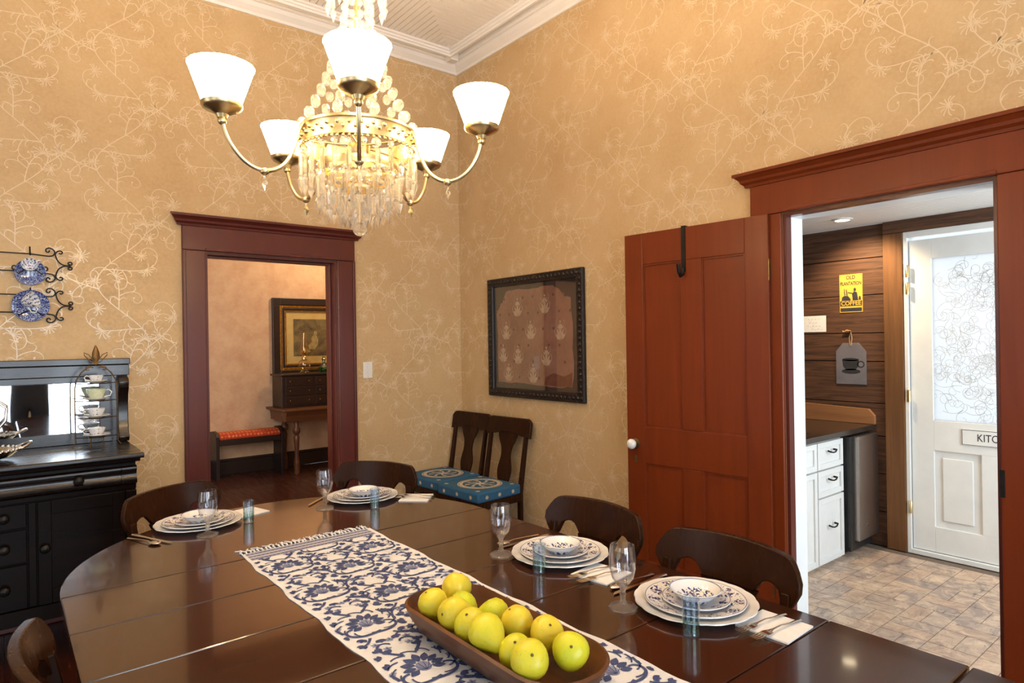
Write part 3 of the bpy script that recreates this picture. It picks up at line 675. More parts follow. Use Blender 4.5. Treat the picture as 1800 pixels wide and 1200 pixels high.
poly_on(pic, [(.052, .086), (.056, .115), (.066, .11), (.068, .086)])
pic.build('farm_scene', 'ink', s)
for yy in (-.072, .072): MB().sphere((-.001, yy, .264), .003, 8, 6).build('nail', 'black_iron', s)
s = thing('paper_note', 'small white handwritten note on the plank wall', 'note', (XK-.003, -1.888, 1.55))
B(0, .0006, -.088, .088, -.06, .06).build('sheet', 'paper_white', s)
k = Ink(); R = random.Random(11)
for ln, (a, b) in enumerate(((-.045, .03), (-.04, .02), (-.05, .04), (-.02, .06))):
    u = a
    while u < b:
        n_ = R.randrange(3, 6); k.ribbon([(u+.004*q+R.uniform(-.001, .001), .034-.025*ln+R.uniform(-.006, .006)) for q in range(n_)], [.0012]*n_); u += .004*n_+.006
k.build('handwriting', 'ink', lambda u, v: (-.0006, -u, v), s)
s = thing('hanging_tag_sign', 'grey metal tag with a printed coffee cup hanging by twine', 'sign', (XK-.005, -2.148, 1.112))
MB().prism([(-.104, 0), (.104, 0), (.104, .235), (.055, .295), (-.055, .295), (-.104, .235)], 'x', 0, .003).build('tag_plate', 'galvanized', s, bevel=.0008)
c = Ink(); c.v = [(-.06, .175), (.055, .175), (.05, .13), (.03, .10), (-.035, .10), (-.055, .13)]; c.f = [(5, 4, 3, 2, 1, 0)]
c.disc(0, .092, .065, 18, .28); c.disc(-.003, .176, .058, 18, .2); c.ring(.068, .143, .021, .008)
c.build('printed_cup', 'ink', lambda u, v: (-.0008, -u, v), s)
MB().tube([(-.002, .004, .275), (-.006, .006, .33), (-.004, -.004, .378), (-.006, -.012, .33), (-.002, -.004, .275)], .004, 6).build('twine', 'twine', s, smooth=60)
MB().tube([(-.004, -.004, .378), (-.012, .02, .385), (-.008, .04, .375), (-.012, .05, .38)], [.005, .006, .005, .007], 6).build('twine_knot', 'twine', s, smooth=60)
MB().lathe([(0, 0), (.003, 0), (.003, .02), (.006, .021), (0, .024)], 8, ax=Matrix.Rotation(-PI/2, 4, 'Y'), c=(0, -.003, .376)).build('nail', 'black_iron', s)

# ------------------------------------------------------------------ hall beyond the left doorway
YH = 3.5
struct(B(-3.1, 2.2, YH, YH+.1, 0, 3.7).build('wall_hall_back', 'hall_paper'), 'pinkish tan papered wall of the hall')
struct(B(-3.1, -3.0, WT, YH, 0, 3.7).build('wall_hall_left', 'hall_paper'), 'papered hall wall out of view'); struct(B(2.1, 2.2, WT, YH, 0, 3.7).build('wall_hall_right', 'hall_paper'), 'papered hall wall out of view on the right')
struct(B(WT, 2.2, WT-.02, WT, 0, 3.7).build('wall_hall_front', 'hall_paper'), 'papered hall wall beside the doorway')
struct(B(-3.1, 2.2, WT, YH+.1, 3.7, 3.75).build('ceiling_hall', 'bead_paint'), 'hall ceiling')
fh = struct(B(WT+.001, 2.2, WT+.001, YH, -.08, -.022).build('floor_hall', 'floor_wood'), 'dark hall floor')
pl2 = B(-.0415, .0415, -1.6, 1.7, -.0215, 0).mesh('floor_plank', 'floor_wood')
x = XL+.043
while x < 2.1:
    if x > .0: link('floor_plank', pl2, fh, 0, (x, 1.78, 0))
    x += .085
e = empty_struct('baseboard_hall', 'tall dark baseboard of the hall'); B(-3.0, 2.1, YH-.02, YH, 0, .15).build('board', 'chest_wood', e, bevel=.003); B(-3.0, 2.1, YH-.028, YH, .1505, .18).build('cap', 'chest_wood', e, bevel=.006)
lamp = thing('added_hall_globe', 'round glass ceiling light added out of view in the hall', 'light', (.35, 2.5, 3.18))  # unseen fixture added to carry the warm light in the hall
MB().lathe([(0, -.16), (.07, -.13), (.1, -.06), (.08, 0), (.03, .02), (0, .02)], 16).build('globe', 'bulb_glow', lamp, smooth=50)
MB().lathe([(0, .02), (.03, .02), (.012, .06), (.012, .48), (.06, .5), (.06, .52), (0, .52)], 16).build('stem', 'brass', lamp, smooth=40)
l = bpy.data.lights.new('added_hall_lamp', 'POINT'); l.energy = 62; l.color = (1, .74, .46); l.shadow_soft_size = .12
lo = bpy.data.objects.new('added_hall_lamp', l); COL.objects.link(lo); lo.location = (.35, 2.5, 2.85)
# bench
bn = thing('hall_bench', 'low dark wooden bench with a patterned red cushion against the hall wall', 'bench', (-.67, 3.32, 0))
for sx in (-1, 1):
    MB().prism([(-.14, 0), (.14, 0), (.14, .47), (.11, .51), (0, .525), (-.11, .51), (-.14, .47)], 'x', sx*.35-.018, sx*.35+.018).build('end_panel', 'chest_wood', bn, bevel=.004)
B(-.331, .331, -.125, .125, .37, .43).build('seat_rail', 'chest_wood', bn, bevel=.003)
m = MB(); n = 14; pr = [(-.125, .431), (.125, .431), (.13, .46), (.11, .49), (.05, .505), (-.05, .505), (-.11, .49), (-.13, .46)]
m.prism(pr, 'x', -.33, .33).build('cushion', 'red_needle', bn, bevel=.012, smooth=40)
# desk table with turned legs, chest on it
tb = thing('hall_table', 'brown side table with turned legs in the hall', 'table', (.2, 3.16, 0))
B(-.62, .62, -.30, .30, .715, .74).build('table_top', 'desk_wood', tb, bevel=.006)
MB().prism([(-.29, .714), (-.26, .66), (-.25, .60), (.25, .60), (.26, .66), (.29, .714)], 'x', -.58, .58).build('apron', 'desk_wood', tb, bevel=.003)
LEG = [(0, 0), (.028, 0), (.034, .02), (.026, .05), (.034, .09), (.03, .14), (.022, .22), (.03, .36), (.034, .42), (.022, .44), (.040, .47), (.044, .50), (.034, .525), (.026, .54), (.03, .6), (0, .6)]
lg = MB().lathe(LEG, 14).mesh('leg', 'desk_wood', 40)
for sx in (-.44, .5):
    for sy in (-.19, .2): link('leg', lg, tb, 0, (sx, sy, 0))
ch = thing('specimen_chest', 'dark flat chest with small drawers standing on the hall table', 'chest', (.2, 3.2, .7405))
B(-.56, .56, -.125, .2, 0, .36).build('case', 'chest_wood', ch, bevel=.004); B(-.58, .58, -.14, .215, .361, .385).build('lid', 'chest_wood', ch, bevel=.006)
for i in range(3):
    for q in range(3):
        o = B(-.52+q*.35, -.20+q*.35, -.133, -.1255, .03+i*.11, .125+i*.11).build('drawer', 'chest_wood', ch, bevel=.003)
        for xx in (-.47, -.25): MB().sphere((xx+q*.35, -.139, .08+i*.11), .007, 8, 6).build('knob', 'gilt', o, smooth=60)
def oil_lamp():
    a = thing('oil_lamp', 'clear glass oil lamp with tall chimney on the hall chest', 'lamp', (-.05, 3.2, 1.127))
    MB().lathe([(0, 0), (.055, 0), (.06, .01), (.03, .03), (.065, .06), (.075, .10), (.06, .14), (.025, .155), (0, .155)], 20).build('font', 'lamp_glass', a, smooth=40)
    MB().lathe([(.02, .155), (.034, .16), (.034, .185), (.024, .20), (.0, .2)], 16).build('burner', 'brass', a, smooth=40)
    MB().shell([(.026, .2), (.045, .25), (.04, .31), (.022, .40), (.022, .47), (.024, .47), (.024, .40), (.042, .31), (.047, .25), (.028, .2)], 18).build('chimney', 'lamp_glass', a, smooth=50)
oil_lamp()
a = thing('green_bottle', 'small green glass bottle lamp on the hall chest', 'bottle', (.195, 3.22, 1.127))
MB().lathe([(0, 0), (.05, 0), (.06, .02), (.062, .06), (.03, .09), (.018, .11), (.018, .14), (0, .14)], 18).build('bottle', 'green_glass', a, smooth=40)
MB().lathe([(0, .14), (.02, .14), (.026, .155), (.012, .175), (.02, .185), (0, .2)], 12).build('cap', 'old_brass', a, smooth=40)
# framed print
pf = thing('framed_print', 'large gilt and dark framed engraving on the hall wall', 'picture', (.14, YH, 1.07))
def frame_bars(par, w, h, t, d0, d1, mt, nm, off=0., bv=.006):
    for q in ((-w/2+off, -w/2+off+t, off, h-off), (w/2-off-t, w/2-off, off, h-off)): B(q[0], q[1], -d1, -d0, q[2], q[3]).build(nm, mt, par, bevel=bv)
    for z0 in (off, h-off-t): B(-w/2+off+t, w/2-off-t, -d1, -d0, z0, z0+t).build(nm, mt, par, bevel=bv)
frame_bars(pf, .93, .95, .085, .0, .05, 'chest_wood', 'frame_bar'); frame_bars(pf, .93, .95, .03, .0, .04, 'gilt', 'gilt_slip', .0852, .004); frame_bars(pf, .93, .95, .03, 0, .036, 'chest_wood', 'inner_bar', .1154, .004); frame_bars(pf, .93, .95, .018, 0, .03, 'gilt', 'gilt_slip', .1456, .003)
B(-.30, .30, -.012, -.002, .164, .786).build('mat_board', 'mat_board', pf)
B(-.21, .21, -.014, -.0121, .25, .70).build('print', 'engraving', pf)
k = Ink(); k.v = [(-.02, .33), (.05, .33), (.09, .38), (.10, .44), (.075, .50), (.085, .53), (.07, .56), (.045, .55), (.04, .51), (.01, .47), (.015, .42), (-.03, .38)]; k.f = [tuple(range(12))]
k.disc(-.06, .31, .06, 12, .35)
k.build('pale_figure', 'figure_print', lambda u, v: (u, -.0146, v), pf)
B(-.30, .30, -.0175, -.016, .165, .785).build('glass_pane', 'pane_glass', pf)

# ------------------------------------------------------------------ framed wallpaper fragment, switch
pf = thing('framed_fragment', 'dark carved frame holding a torn piece of old damask wallpaper', 'picture', (0, -.889, 1.06), -PI/2)
# local: x along the wall (+x = towards the corner is world +y), -y out of the wall after the turn
FW, FH = .992, .852
frame_bars(pf, FW, FH, .062, .0, .03, 'carved_frame', 'frame_bar', 0, .008)
m = MB()
for i in range(26):
    for z0 in (.031, FH-.031): m.sphere((-FW/2+.02+i*(FW-.04)/25, -.031, z0), .013, 8, 6, (1, .5, 1))
for i in range(22):
    for xx in (-FW/2+.031, FW/2-.031): m.sphere((xx, -.031, .03+i*(FH-.06)/21), .013, 8, 6, (1, .5, 1))
stuff(m.build('frame_carving', 'carved_frame', pf, smooth=60))
B(-FW/2+.062, FW/2-.062, -.006, -.002, .062, FH-.062).build('backing_board', 'backing', pf)
def fu(u, v): return (-FW/2+u*FW, v*FH)
out = [(.10, .125), (.095, .5), (.09, .70), (.12, .76), (.155, .80), (.20, .885), (.30, .892), (.45, .885), (.60, .895), (.70, .895), (.76, .86), (.82, .80), (.875, .79), (.885, .5), (.89, .2), (.875, .115), (.75, .105), (.62, .11), (.40, .125), (.25, .115)]
R = random.Random(4); P2 = []
for i, a in enumerate(out):
    b = out[(i+1) % len(out)]
    for t in (0, .33, .66): P2.append((a[0]+(b[0]-a[0])*t+R.uniform(-.006, .006), a[1]+(b[1]-a[1])*t+R.uniform(-.006, .006)))
k = Ink(); k.v = [fu(*p) for p in P2]; k.f = [tuple(range(len(P2)))[::-1]]
pp = k.build('paper_fragment', 'old_paper', lambda u, v: (u, -.0075, v), pf)
k = Ink(); pts = [(.60, .115), (.62, .18), (.70, .215), (.80, .19), (.88, .225), (.87, .12), (.75, .11)]; k.v = [fu(*p) for p in pts]; k.f = [tuple(range(7))]
k.build('rust_patch', 'rust_paper', lambda u, v: (u, -.0078, v), pf)
k = Ink()
for i, (x, z) in enumerate([(.33, .74), (.62, .75), (.20, .55), (.47, .55), (.77, .54), (.33, .35), (.63, .34), (.16, .36), (.22, .20), (.49, .20)]):
    cx, cz = fu(x, z)
    for q in range(7):
        a = PI/2+(q-3)*.5
        for s in (1,): k.petal(cx, cz-.05, a, .035+.018*(3-abs(q-3)), .016)
    for q in range(5): k.petal(cx, cz+.02, PI/2+(q-2)*.7, .03, .012)
    for sg in (1, -1):
        k.cloth(cx, cz-.06, PI/2+sg*1.2, .11, -sg*4, -sg*44, .005, .003, 12); k.cloth(cx, cz+.0, PI/2+sg*1.0, .09, -sg*4, -sg*40, .004, .002, 10)
    k.disc(cx, cz+.06, .008)
stuff(k.build('damask_motif', 'cream_print', lambda u, v: (u, -.0081, v), pf, (0, -1, 0)))
k = Ink()
for i in range(8):
    for j in range(6):
        cx, cz = fu(.13+i*.105+(j % 2)*.05, .17+j*.13)
        if (i+j) % 3: 
            for q in range(5): k.petal(cx, cz, q*1.257, .012, .007, 3)
stuff(k.build('damask_floret', 'dark_print', lambda u, v: (u, -.0079, v), pf, (0, -1, 0)))
B(-FW/2+.062, FW/2-.062, -.0125, -.011, .062, FH-.062).build('glass_pane', 'pane_glass', pf)
sw = thing('light_switch', 'small cream wall switch plate beside the hall doorway', 'switch', (-.806, 0, 1.268))
B(-.035, .035, -.006, -.0004, -.057, .057).build('plate', 'switch_plate', sw, bevel=.003)
for z in (-.02, .02): B(-.006, .006, -.011, -.0062, z-.009, z+.009).build('button', 'ivory_knob', sw, bevel=.002)
for z in (-.045, .045): MB().sphere((0, -.006, z), .003, 8, 6).build('screw', 'silver', sw)

# ------------------------------------------------------------------ sideboard
SBX0, SBX1, SBT = -3.86, -2.305, .94
sb = thing('sideboard', 'large near black oak sideboard with mirror back below the plate racks', 'sideboard', (0, 0, 0))
def sbq(nm, m, bevel=.003, smooth=None): return m.build(nm, 'polished_oak', sb, bevel=bevel, smooth=smooth)
def sbp(nm, m, bevel=.003, par=None, mt='dark_oak', smooth=None): return m.build(nm, mt, par or sb, bevel=bevel, smooth=smooth)
sbq('top_board', MB().prism([(-.02, .915), (-.63, .915), (-.638, .922), (-.638, .934), (-.632, .94), (-.02, .94)], 'x', SBX0, SBX1), .002)
sbq('under_moulding', MB().prism([(-.03, .914), (-.622, .914), (-.618, .902), (-.604, .896), (-.03, .896)], 'x', SBX0+.015, SBX1-.015), .0)
X0, X1 = SBX0+.035, SBX1-.03
sbp('case', B(X0, X1, -.58, -.03, .22, .895))
OG = [(-.58, .79), (-.612, .792), (-.626, .803), (-.627, .813), (-.613, .823), (-.606, .838), (-.613, .856), (-.624, .866), (-.622, .874), (-.605, .880), (-.58, .88)]
XS = -2.40                                                     # drawer / stub seam
dr = sbq('long_drawer', MB().prism(OG, 'x', X0+.06, XS-.001), 0, smooth=50); sbq('drawer_end', MB().prism(OG, 'x', XS+.001, X1), 0, smooth=50); sbq('drawer_end', MB().prism(OG, 'x', X0, X0+.058), 0, smooth=50)
def knob(par, x, z, y=-.60):
    MB().lathe([(0, 0), (.008, 0), (.009, .008), (.019, .014), (.021, .022), (.014, .032), (0, .034)], 14, ax=Matrix.Rotation(PI/2, 4, 'X'), c=(x, y, z)).build('knob', 'black_iron', par, smooth=50)
knob(dr, -2.57, .838, -.607); knob(dr, -3.5, .838, -.607)
sbp('rail', MB().box(X0, X1, -.595, -.581, .765, .788)); sbp('base_rail', MB().box(X0, X1, -.60, -.581, .222, .29))
def door_sb(xa, xb, kx):
    o = sbp('door', B(xa, xb, -.596, -.581, .295, .76), .002)
    m = MB()
    for q in ((xa, xa+.05, .295, .76), (xb-.05, xb, .295, .76), (xa+.05, xb-.05, .295, .36), (xa+.05, xb-.05, .70, .76)): m.box(q[0], q[1], -.604, -.5965, q[2], q[3])
    sbp('door_frame', m, .002, o); knob(o, kx, .55)
door_sb(-2.725, -2.385, -2.70); door_sb(-3.80, -3.46, -3.485)
sbp('stile', B(-2.38, X1, -.60, -.581, .295, .76))
for za, zb in ((.655, .76), (.50, .645), (.295, .49)):
    o = sbp('small_drawer', B(-3.44, -2.765, -.600, -.581, za, zb), .003); knob(o, -2.845, (za+zb)/2); knob(o, -3.35, (za+zb)/2)
sbp('stile', B(-2.76, -2.73, -.598, -.581, .295, .76))
for x in (X0+.05, X1-.05):
    for y in (-.54, -.08): sbp('foot', MB().lathe([(0, 0), (.03, 0), (.045, .05), (.045, .10), (.03, .13), (.04, .2195), (0, .2195)], 14, c=(x, y, 0)), 0, smooth=40)
# back: frame, mirror, scroll pilasters
YB = -.055
B(SBX0+.03, SBX1+.012, YB, -.012, .9405, 1.30).build('back_panel', 'polished_oak', sb)
sbq('back_top_board', B(SBX0+.02, SBX1+.02, YB-.012, -.006, 1.301, 1.36)); sbq('back_cap', B(SBX0+.01, SBX1+.024, YB-.022, -.003, 1.361, 1.395), .004)
sbq('top_rail', B(X0+.1, -2.37, YB-.010, YB-.0005, 1.268, 1.30), .002); sbq('bottom_rail', B(X0+.1, -2.37, YB-.010, YB-.0005, .941, 1.0), .002)
sbq('side_rail', B(-2.428, -2.37, YB-.010, YB-.0005, 1.0005, 1.2675), .002)
mi = B(X0+.12, -2.43, YB-.006, YB-.001, 1.001, 1.267).build('mirror_glass', 'mirror', sb)
SC = [(-.058, .941), (-.115, .941), (-.125, .965), (-.10, 1.0), (-.085, 1.06), (-.085, 1.14), (-.10, 1.20), (-.125, 1.235), (-.13, 1.265), (-.11, 1.29), (-.058, 1.30)]
for xa, xb in ((-2.345, -2.295), (SBX0+.04, SBX0+.10)): sbq('scroll_pilaster', MB().prism(SC, 'x', xa, xb), .004, smooth=50)

# on the sideboard: silver tray, jug, tiered cup stand
tr = thing('silver_tray', 'oval silver tray with rope edge and handle on the sideboard', 'tray', (-3.045, -.41, .9402), .1)
sc = lambda t, i: 1.0
m = MB(); m.lathe([(0, .001), (.14, .001), (.19, .012), (.215, .03), (.212, .033), (.188, .016), (.14, .005), (0, .005)], 40); m.xform(Matrix.Diagonal((1.25, .72, 1.5, 1))); m.build('dish', 'silver', tr, smooth=40)
m = MB()
for i in range(48):
    t = 2*PI*i/48; m.sphere((.267*math.cos(t), .153*math.sin(t), .05), .0085, 6, 4)
m.build('rope_edge', 'silver', tr, smooth=60)
for sx in (-1, 1): MB().tube([(sx*.262, -.05, .05), (sx*.285, -.045, .06), (sx*.305, -.02, .07), (sx*.31, .0, .072), (sx*.305, .02, .07), (sx*.285, .045, .06), (sx*.262, .05, .05)], .006, 8).build('handle', 'silver', tr, smooth=60)
jg = thing('silver_jug', 'silver jug with curved handle at the left edge by the mirror', 'jug', (-2.95, -.148, .9402), 0)
MB().lathe([(0, 0), (.05, 0), (.055, .01), (.03, .03), (.065, .07), (.08, .12), (.07, .17), (.05, .21), (.06, .26), (.056, .26), (.045, .21), (0, .2)], 24).build('body', 'silver', jg, smooth=50)
MB().tube([(.05, 0, .235), (.09, 0, .25), (.125, 0, .22), (.12, 0, .16), (.09, 0, .12), (.074, 0, .11)], .007, 8).build('handle', 'silver', jg, smooth=60)
# cup stand
csx, csy = -2.455, -.2
cs = thing('cup_stand', 'tall bronze wire stand with leaf finial holding four teacups', 'cup stand', (csx, csy, .9402))
m = MB(); wd = .094
for sx in (-1, 1):
    m2 = MB().tube([(sx*wd*1.15, 0, 0), (sx*wd, 0, .02), (sx*wd, 0, .30), (sx*wd*.93, 0, .345), (sx*wd*.7, 0, .385), (sx*.045, 0, .405), (sx*.02, 0, .415)], .0032, 8); m2.build('upright', 'bronze_wire', cs, smooth=60)
    MB().tube([(sx*.012, 0, .41), (sx*.03, 0, .42), (sx*.045, 0, .412), (sx*.043, 0, .397), (sx*.03, 0, .4)], .0028, 8).build('scroll', 'bronze_wire', cs, smooth=60)
    MB().tube([(0, 0, .425), (sx*.025, 0, .445), (sx*.05, 0, .475), (sx*.053, 0, .49), (sx*.03, 0, .478), (sx*.012, 0, .45), (0, 0, .425)], .0022, 6).build('wire_leaf', 'bronze_wire', cs, smooth=60)
MB().lathe([(0, .42), (.008, .435), (.0185, .465), (.016, .49), (.006, .52), (0, .53)], 12).xform(Matrix.Diagonal((1, .3, 1, 1))).build('leaf_finial', 'bronze_wire', cs, smooth=60)
SHZ = [.048, .148, .238, .330]
for z in SHZ:
    MB().tube([(-wd, 0, z), (-wd*.62, .02, z-.004), (-.05, .03, z-.006), (.05, .03, z-.006), (wd*.62, .02, z-.004), (wd, 0, z)], .0024, 6).build('shelf_wire', 'bronze_wire', cs, smooth=60)
    rg = MB().tube([(.038*math.cos(2*PI*i/20), .038*math.sin(2*PI*i/20), z-.003) for i in range(20)], .0022, 6, closed=True).build('shelf_ring', 'bronze_wire', cs, smooth=60)
for a in (0.6, 2.2, 3.8, 5.2): MB().tube([(.038*math.cos(a), .038*math.sin(a), .045), (.04*math.cos(a), .04*math.sin(a), .0)], .0022, 6).build('foot_wire', 'bronze_wire', cs, smooth=60)
def cup(name, label, mt, loc, r=.038, h=.045, rz=0., group=None, rot=None):
    c = thing(name, label, 'cup', loc, rz, group)
    if rot: c.rotation_euler = rot
    MB().lathe([(0, 0), (r*.5, 0), (r*.52, .004), (r*.7, h*.25), (r*.93, h*.7), (r, h), (r*.96, h), (r*.88, h*.7), (r*.6, h*.25), (0, .006)], 24).build('bowl', mt, c, smooth=40)
    MB().tube([(r*.9, 0, h*.85), (r*1.25, 0, h*.95), (r*1.55, 0, h*.7), (r*1.4, 0, h*.35), (r*.78, 0, h*.25)], .0032, 8).build('handle', 'porcelain' if mt != 'china_blue' else mt, c, smooth=60); return c
def saucer(name, label, mt, loc, r=.062, group=None):
    o = MB().lathe([(0, 0), (r*.5, 0), (r, .012), (r*.985, .014), (r*.5, .0035), (0, .0035)], 28).build(name, mt, None, smooth=40, loc=loc); return tag(o, label, 'saucer', group)
tier = [('lowest tier of the cup stand', 'cup_flower', .04, .042, PI*.95), ('second lowest tier of the cup stand', 'cup_flower', .04, .043, PI*.9), ('tier below the top of the cup stand', 'cup_green', .045, .055, -.3), ('top tier of the cup stand', 'cup_flower', .034, .036, PI*.95)]
for z, (wh, mt, r, h, rz) in zip(SHZ, tier):
    saucer('saucer', 'white saucer on the '+wh, 'porcelain', (csx, csy, .9402+z), .062 if r > .035 else .052)
    cup('teacup', ('pale green' if mt == 'cup_green' else 'white flowered')+' teacup on the '+wh, mt, (csx, csy, .9402+z+.0045), r, h, rz)

# ------------------------------------------------------------------ iron plate racks
def smooth_path(P, n=3):
    for _ in range(n-1):
        Q = [P[0]]
        for a, b in zip(P[:-1], P[1:]): Q += [tuple(.75*x+.25*y for x, y in zip(a, b)), tuple(.25*x+.75*y for x, y in zip(a, b))]
        Q.append(P[-1]); P = Q
    return P
def rack(zc, label):
    e = thing('plate_rack', label, 'plate rack', (-2.72, 0, zc)); y = -.012; zt, zb = .062, -.058
    MB().tube([(-.95, y, .058), (0, y, .054), (.08, y, .047)], .0032, 8).build('top_rod', 'black_iron', e, smooth=60)
    MB().tube([(-.95, y, -.036), (0, y, -.038), (.055, y, -.042)], .0032, 8).build('bottom_rod', 'black_iron', e, smooth=60)
    def scroll(pts):
        MB().tube([(a, y, b) for a, b in smooth_path(pts)], .0033, 8).build('scroll', 'black_iron', e, smooth=60)
    zz = lambda L, sg: [((px-400)*.327e-3, sg*(310-py)*.384e-3) for px, py in L]
    for sg in (1, -1):
        scroll(([(.08, .047)] if sg > 0 else [(.055, -.042), (.075, -.046)])+zz([(690, 182), (715, 165), (728, 130), (712, 98), (668, 72), (622, 78), (603, 108), (618, 134), (645, 134), (658, 108)], sg))
        scroll(zz([(733, 160), (745, 125), (788, 102), (822, 112), (830, 132), (806, 150), (782, 138)], sg))
        scroll(zz([(731, 150), (742, 205), (775, 265), (830, 300), (885, 308), (935, 302), (960, 282), (948, 256), (915, 256), (900, 276), (915, 294), (932, 286)], sg))
    for cx in (0, -.42, -.84):
        MB().tube([(cx, y, .090), (cx, y-.008, .084), (cx, y-.014, .056), (cx, y-.03, .045), (cx, y-.036, .058)], .0036, 8).build('cup_hook', 'black_iron', e, smooth=60)
        for sg in (1, -1): scroll([(cx+sg*.04, -.038), (cx+sg*.065, -.036), (cx+sg*.077, -.024), (cx+sg*.07, -.01), (cx+sg*.057, -.014), (cx+sg*.06, -.022)])
        MB().tube([(cx-.058, y-.002, -.04), (cx-.05, y-.042, -.056), (cx-.025, y-.046, -.036), (cx-.0, y-.046, -.028), (cx+.025, y-.046, -.036), (cx+.05, y-.042, -.056), (cx+.058, y-.002, -.04)], .003, 8).build('plate_guard', 'black_iron', e, smooth=60)
    return e
rack(1.898, 'upper black iron plate rack on the back wall'); rack(1.683, 'lower black iron plate rack on the back wall')
def wall_plate(x, z, r, label, mt='china_blue'):
    o = MB().lathe([(0, 0), (r*.6, 0), (r, .014), (r*.985, .017), (r*.62, .004), (0, .004)], 32).build('display_plate', mt, None, smooth=40, loc=(x, -.022, z)); o.rotation_euler = (PI/2+.12, 0, 0); return tag(o, label, 'plate')
wall_plate(-2.72, 1.855, .068, 'blue and white plate in the upper rack below the hanging cup'); wall_plate(-2.72, 1.681, .082, 'blue and white plate in the lower rack behind the pale cup')
wall_plate(-3.14+.18, 1.855, .075, 'dark blue plate at the left edge of the upper rack'); wall_plate(-3.14+.2, 1.681, .07, 'pale plate at the left edge of the lower rack', 'porcelain')
cup('hanging_cup', 'small blue patterned cup hanging from the upper rack hook', 'cup_blue', (-2.722, -.05, 1.872), .036, .045, rot=(1.1, -.55, .2))
cup('hanging_cup', 'cream backed blue cup hanging on its side from the lower rack', 'cup_blue', (-2.75, -.066, 1.692), .042, .055, rot=(0, 1.25, -.55))

# ------------------------------------------------------------------ chairs
def slab(m, xs, top, bot, yc, th, N=26):
    """vertical board: x columns between xs, z range from bot(x) to top(x), centre plane y=yc(x,z)"""
    vs = []; fs = []
    for i in range(N+1):
        x = xs[0]+(xs[1]-xs[0])*i/N; zt, zb = top(x), bot(x)
        for z in (zb, (zb+zt)/2, zt):
            for s in (-.5, .5): vs.append((x, yc(x, z)+s*th, z))
    for i in range(N):
        a, b = i*6, i*6+6
        fs += [(a, b, b+2, a+2), (a+2, b+2, b+4, a+4), (a+1, a+3, b+3, b+1), (a+3, a+5, b+5, b+3), (a+4, b+4, b+5, a+5), (a, a+1, b+1, b)]
    fs += [(0, 2, 3, 1), (2, 4, 5, 3)]; q = N*6; fs += [(q, q+1, q+3, q+2), (q+2, q+3, q+5, q+4)]
    m.add(vs, fs)
def splat(m, zs, half, yc, th, N=18):
    vs = []; fs = []
    for i in range(N+1):
        z = zs[0]+(zs[1]-zs[0])*i/N; h = half((i/N))
        for x in (-h, 0, h):
            for s in (-.5, .5): vs.append((x, yc(x, z)+s*th, z))
    for i in range(N):
        a, b = i*6, i*6+6
        fs += [(a, a+2, b+2, b), (a+2, a+4, b+4, b+2), (a+1, b+1, b+3, a+3), (a+3, b+3, b+5, a+5), (a+4, a+5, b+5, b+4), (a, b, b+1, a+1)]
    m.add(vs, fs)
def chair_base(e, zt, rake, W, dep=.21):
    yb = lambda x, z: -dep-.0-max(0, z-.44)/(zt-.44)*rake
    for sx in (-1, 1):
        MB().tube([(sx*(W-.025), -dep-.04, 0), (sx*(W-.02), -dep, .25), (sx*(W-.02), -dep, .44), (sx*(W-.02), yb(0, zt-.1), zt-.1)], [.02, .021, .021, .018], 4, up=(1, 1, 0)).build('back_post', 'chair_wood', e, bevel=.003)
        MB().tube([(sx*(W-.01), dep-.03, 0), (sx*(W-.01), dep-.03, .43)], [.017, .024], 4, up=(1, 1, 0)).build('leg', 'chair_wood', e, bevel=.003)
        B(sx*(W-.02)-.009, sx*(W-.02)+.009, -dep+.02, dep-.05, .16, .185).build('stretcher', 'chair_wood', e, bevel=.002)
    B(-W+.03, W-.03, .0, .018, .16, .185).build('stretcher', 'chair_wood', e, bevel=.002)
    MB().prism([(-W, -dep+.0), (W, -dep+.0), (W+.01, dep), (-W-.01, dep)], 'z', .385, .435).build('seat_rail', 'chair_wood', e, bevel=.004)
    return yb
def table_chair(label):
    e = thing('dining_chair', label, 'chair', (0, 0, 0), 0, 'dark dining chairs round the table'); W = .215; zt = .86
    yb0 = chair_base(e, zt, .09, W)
    yb = lambda x, z: yb0(x, z)-.042*(1-(x/W)**2)
    MB().prism([(-W, -.20), (W, -.20), (W+.008, .205), (-W-.008, .205)], 'z', .4355, .46).build('seat', 'chair_wood', e, bevel=.008)
    def top(x):
        u = abs(x)/.236; return zt-.012*u*u-(.0 if u < .78 else .055*((u-.78)/.22)**2)
    def bot(x):
        u = abs(x)/.236
        if u < .36: return .728
        if u < .44: return .728+.03*(u-.36)/.08
        if u < .70: return .758+.012*math.sin((u-.44)/.26*PI)
        if u < .78: return .758-.06*((u-.70)/.08)**2
        return .698+.07*((u-.78)/.22)**1.5
    m = MB(); slab(m, (-.236, .236), top, bot, yb, .022, 34); m.build('crest_rail', 'chair_wood', e, smooth=40, bevel=.003)
    m = MB(); splat(m, (.437, .7285), lambda t: .052+.022*math.cos(t*PI*1.0)**2-.02*math.sin(t*PI)**2+.02*max(0, t-.8)/.2, yb, .012); m.build('splat', 'chair_wood', e, smooth=40)
    return e
TC = [((-1.15, -2.565), (-1, 0), 'dark dining chair on the right side of the table nearest the framed fragment'),
      ((-1.165, -3.115), (-1, .0), 'dark dining chair on the right side of the table nearest the kitchen'),
      ((-1.375, -1.275), (-.86, -.51), 'dark dining chair at the far end of the table by the wall chairs'),
      ((-2.305, -1.175), (.50, -.866), 'dark dining chair at the far end of the table before the sideboard'),
      ((-2.812, -2.60), (1, .0), 'dark dining chair pushed in at the left edge of the table')]
proto = None
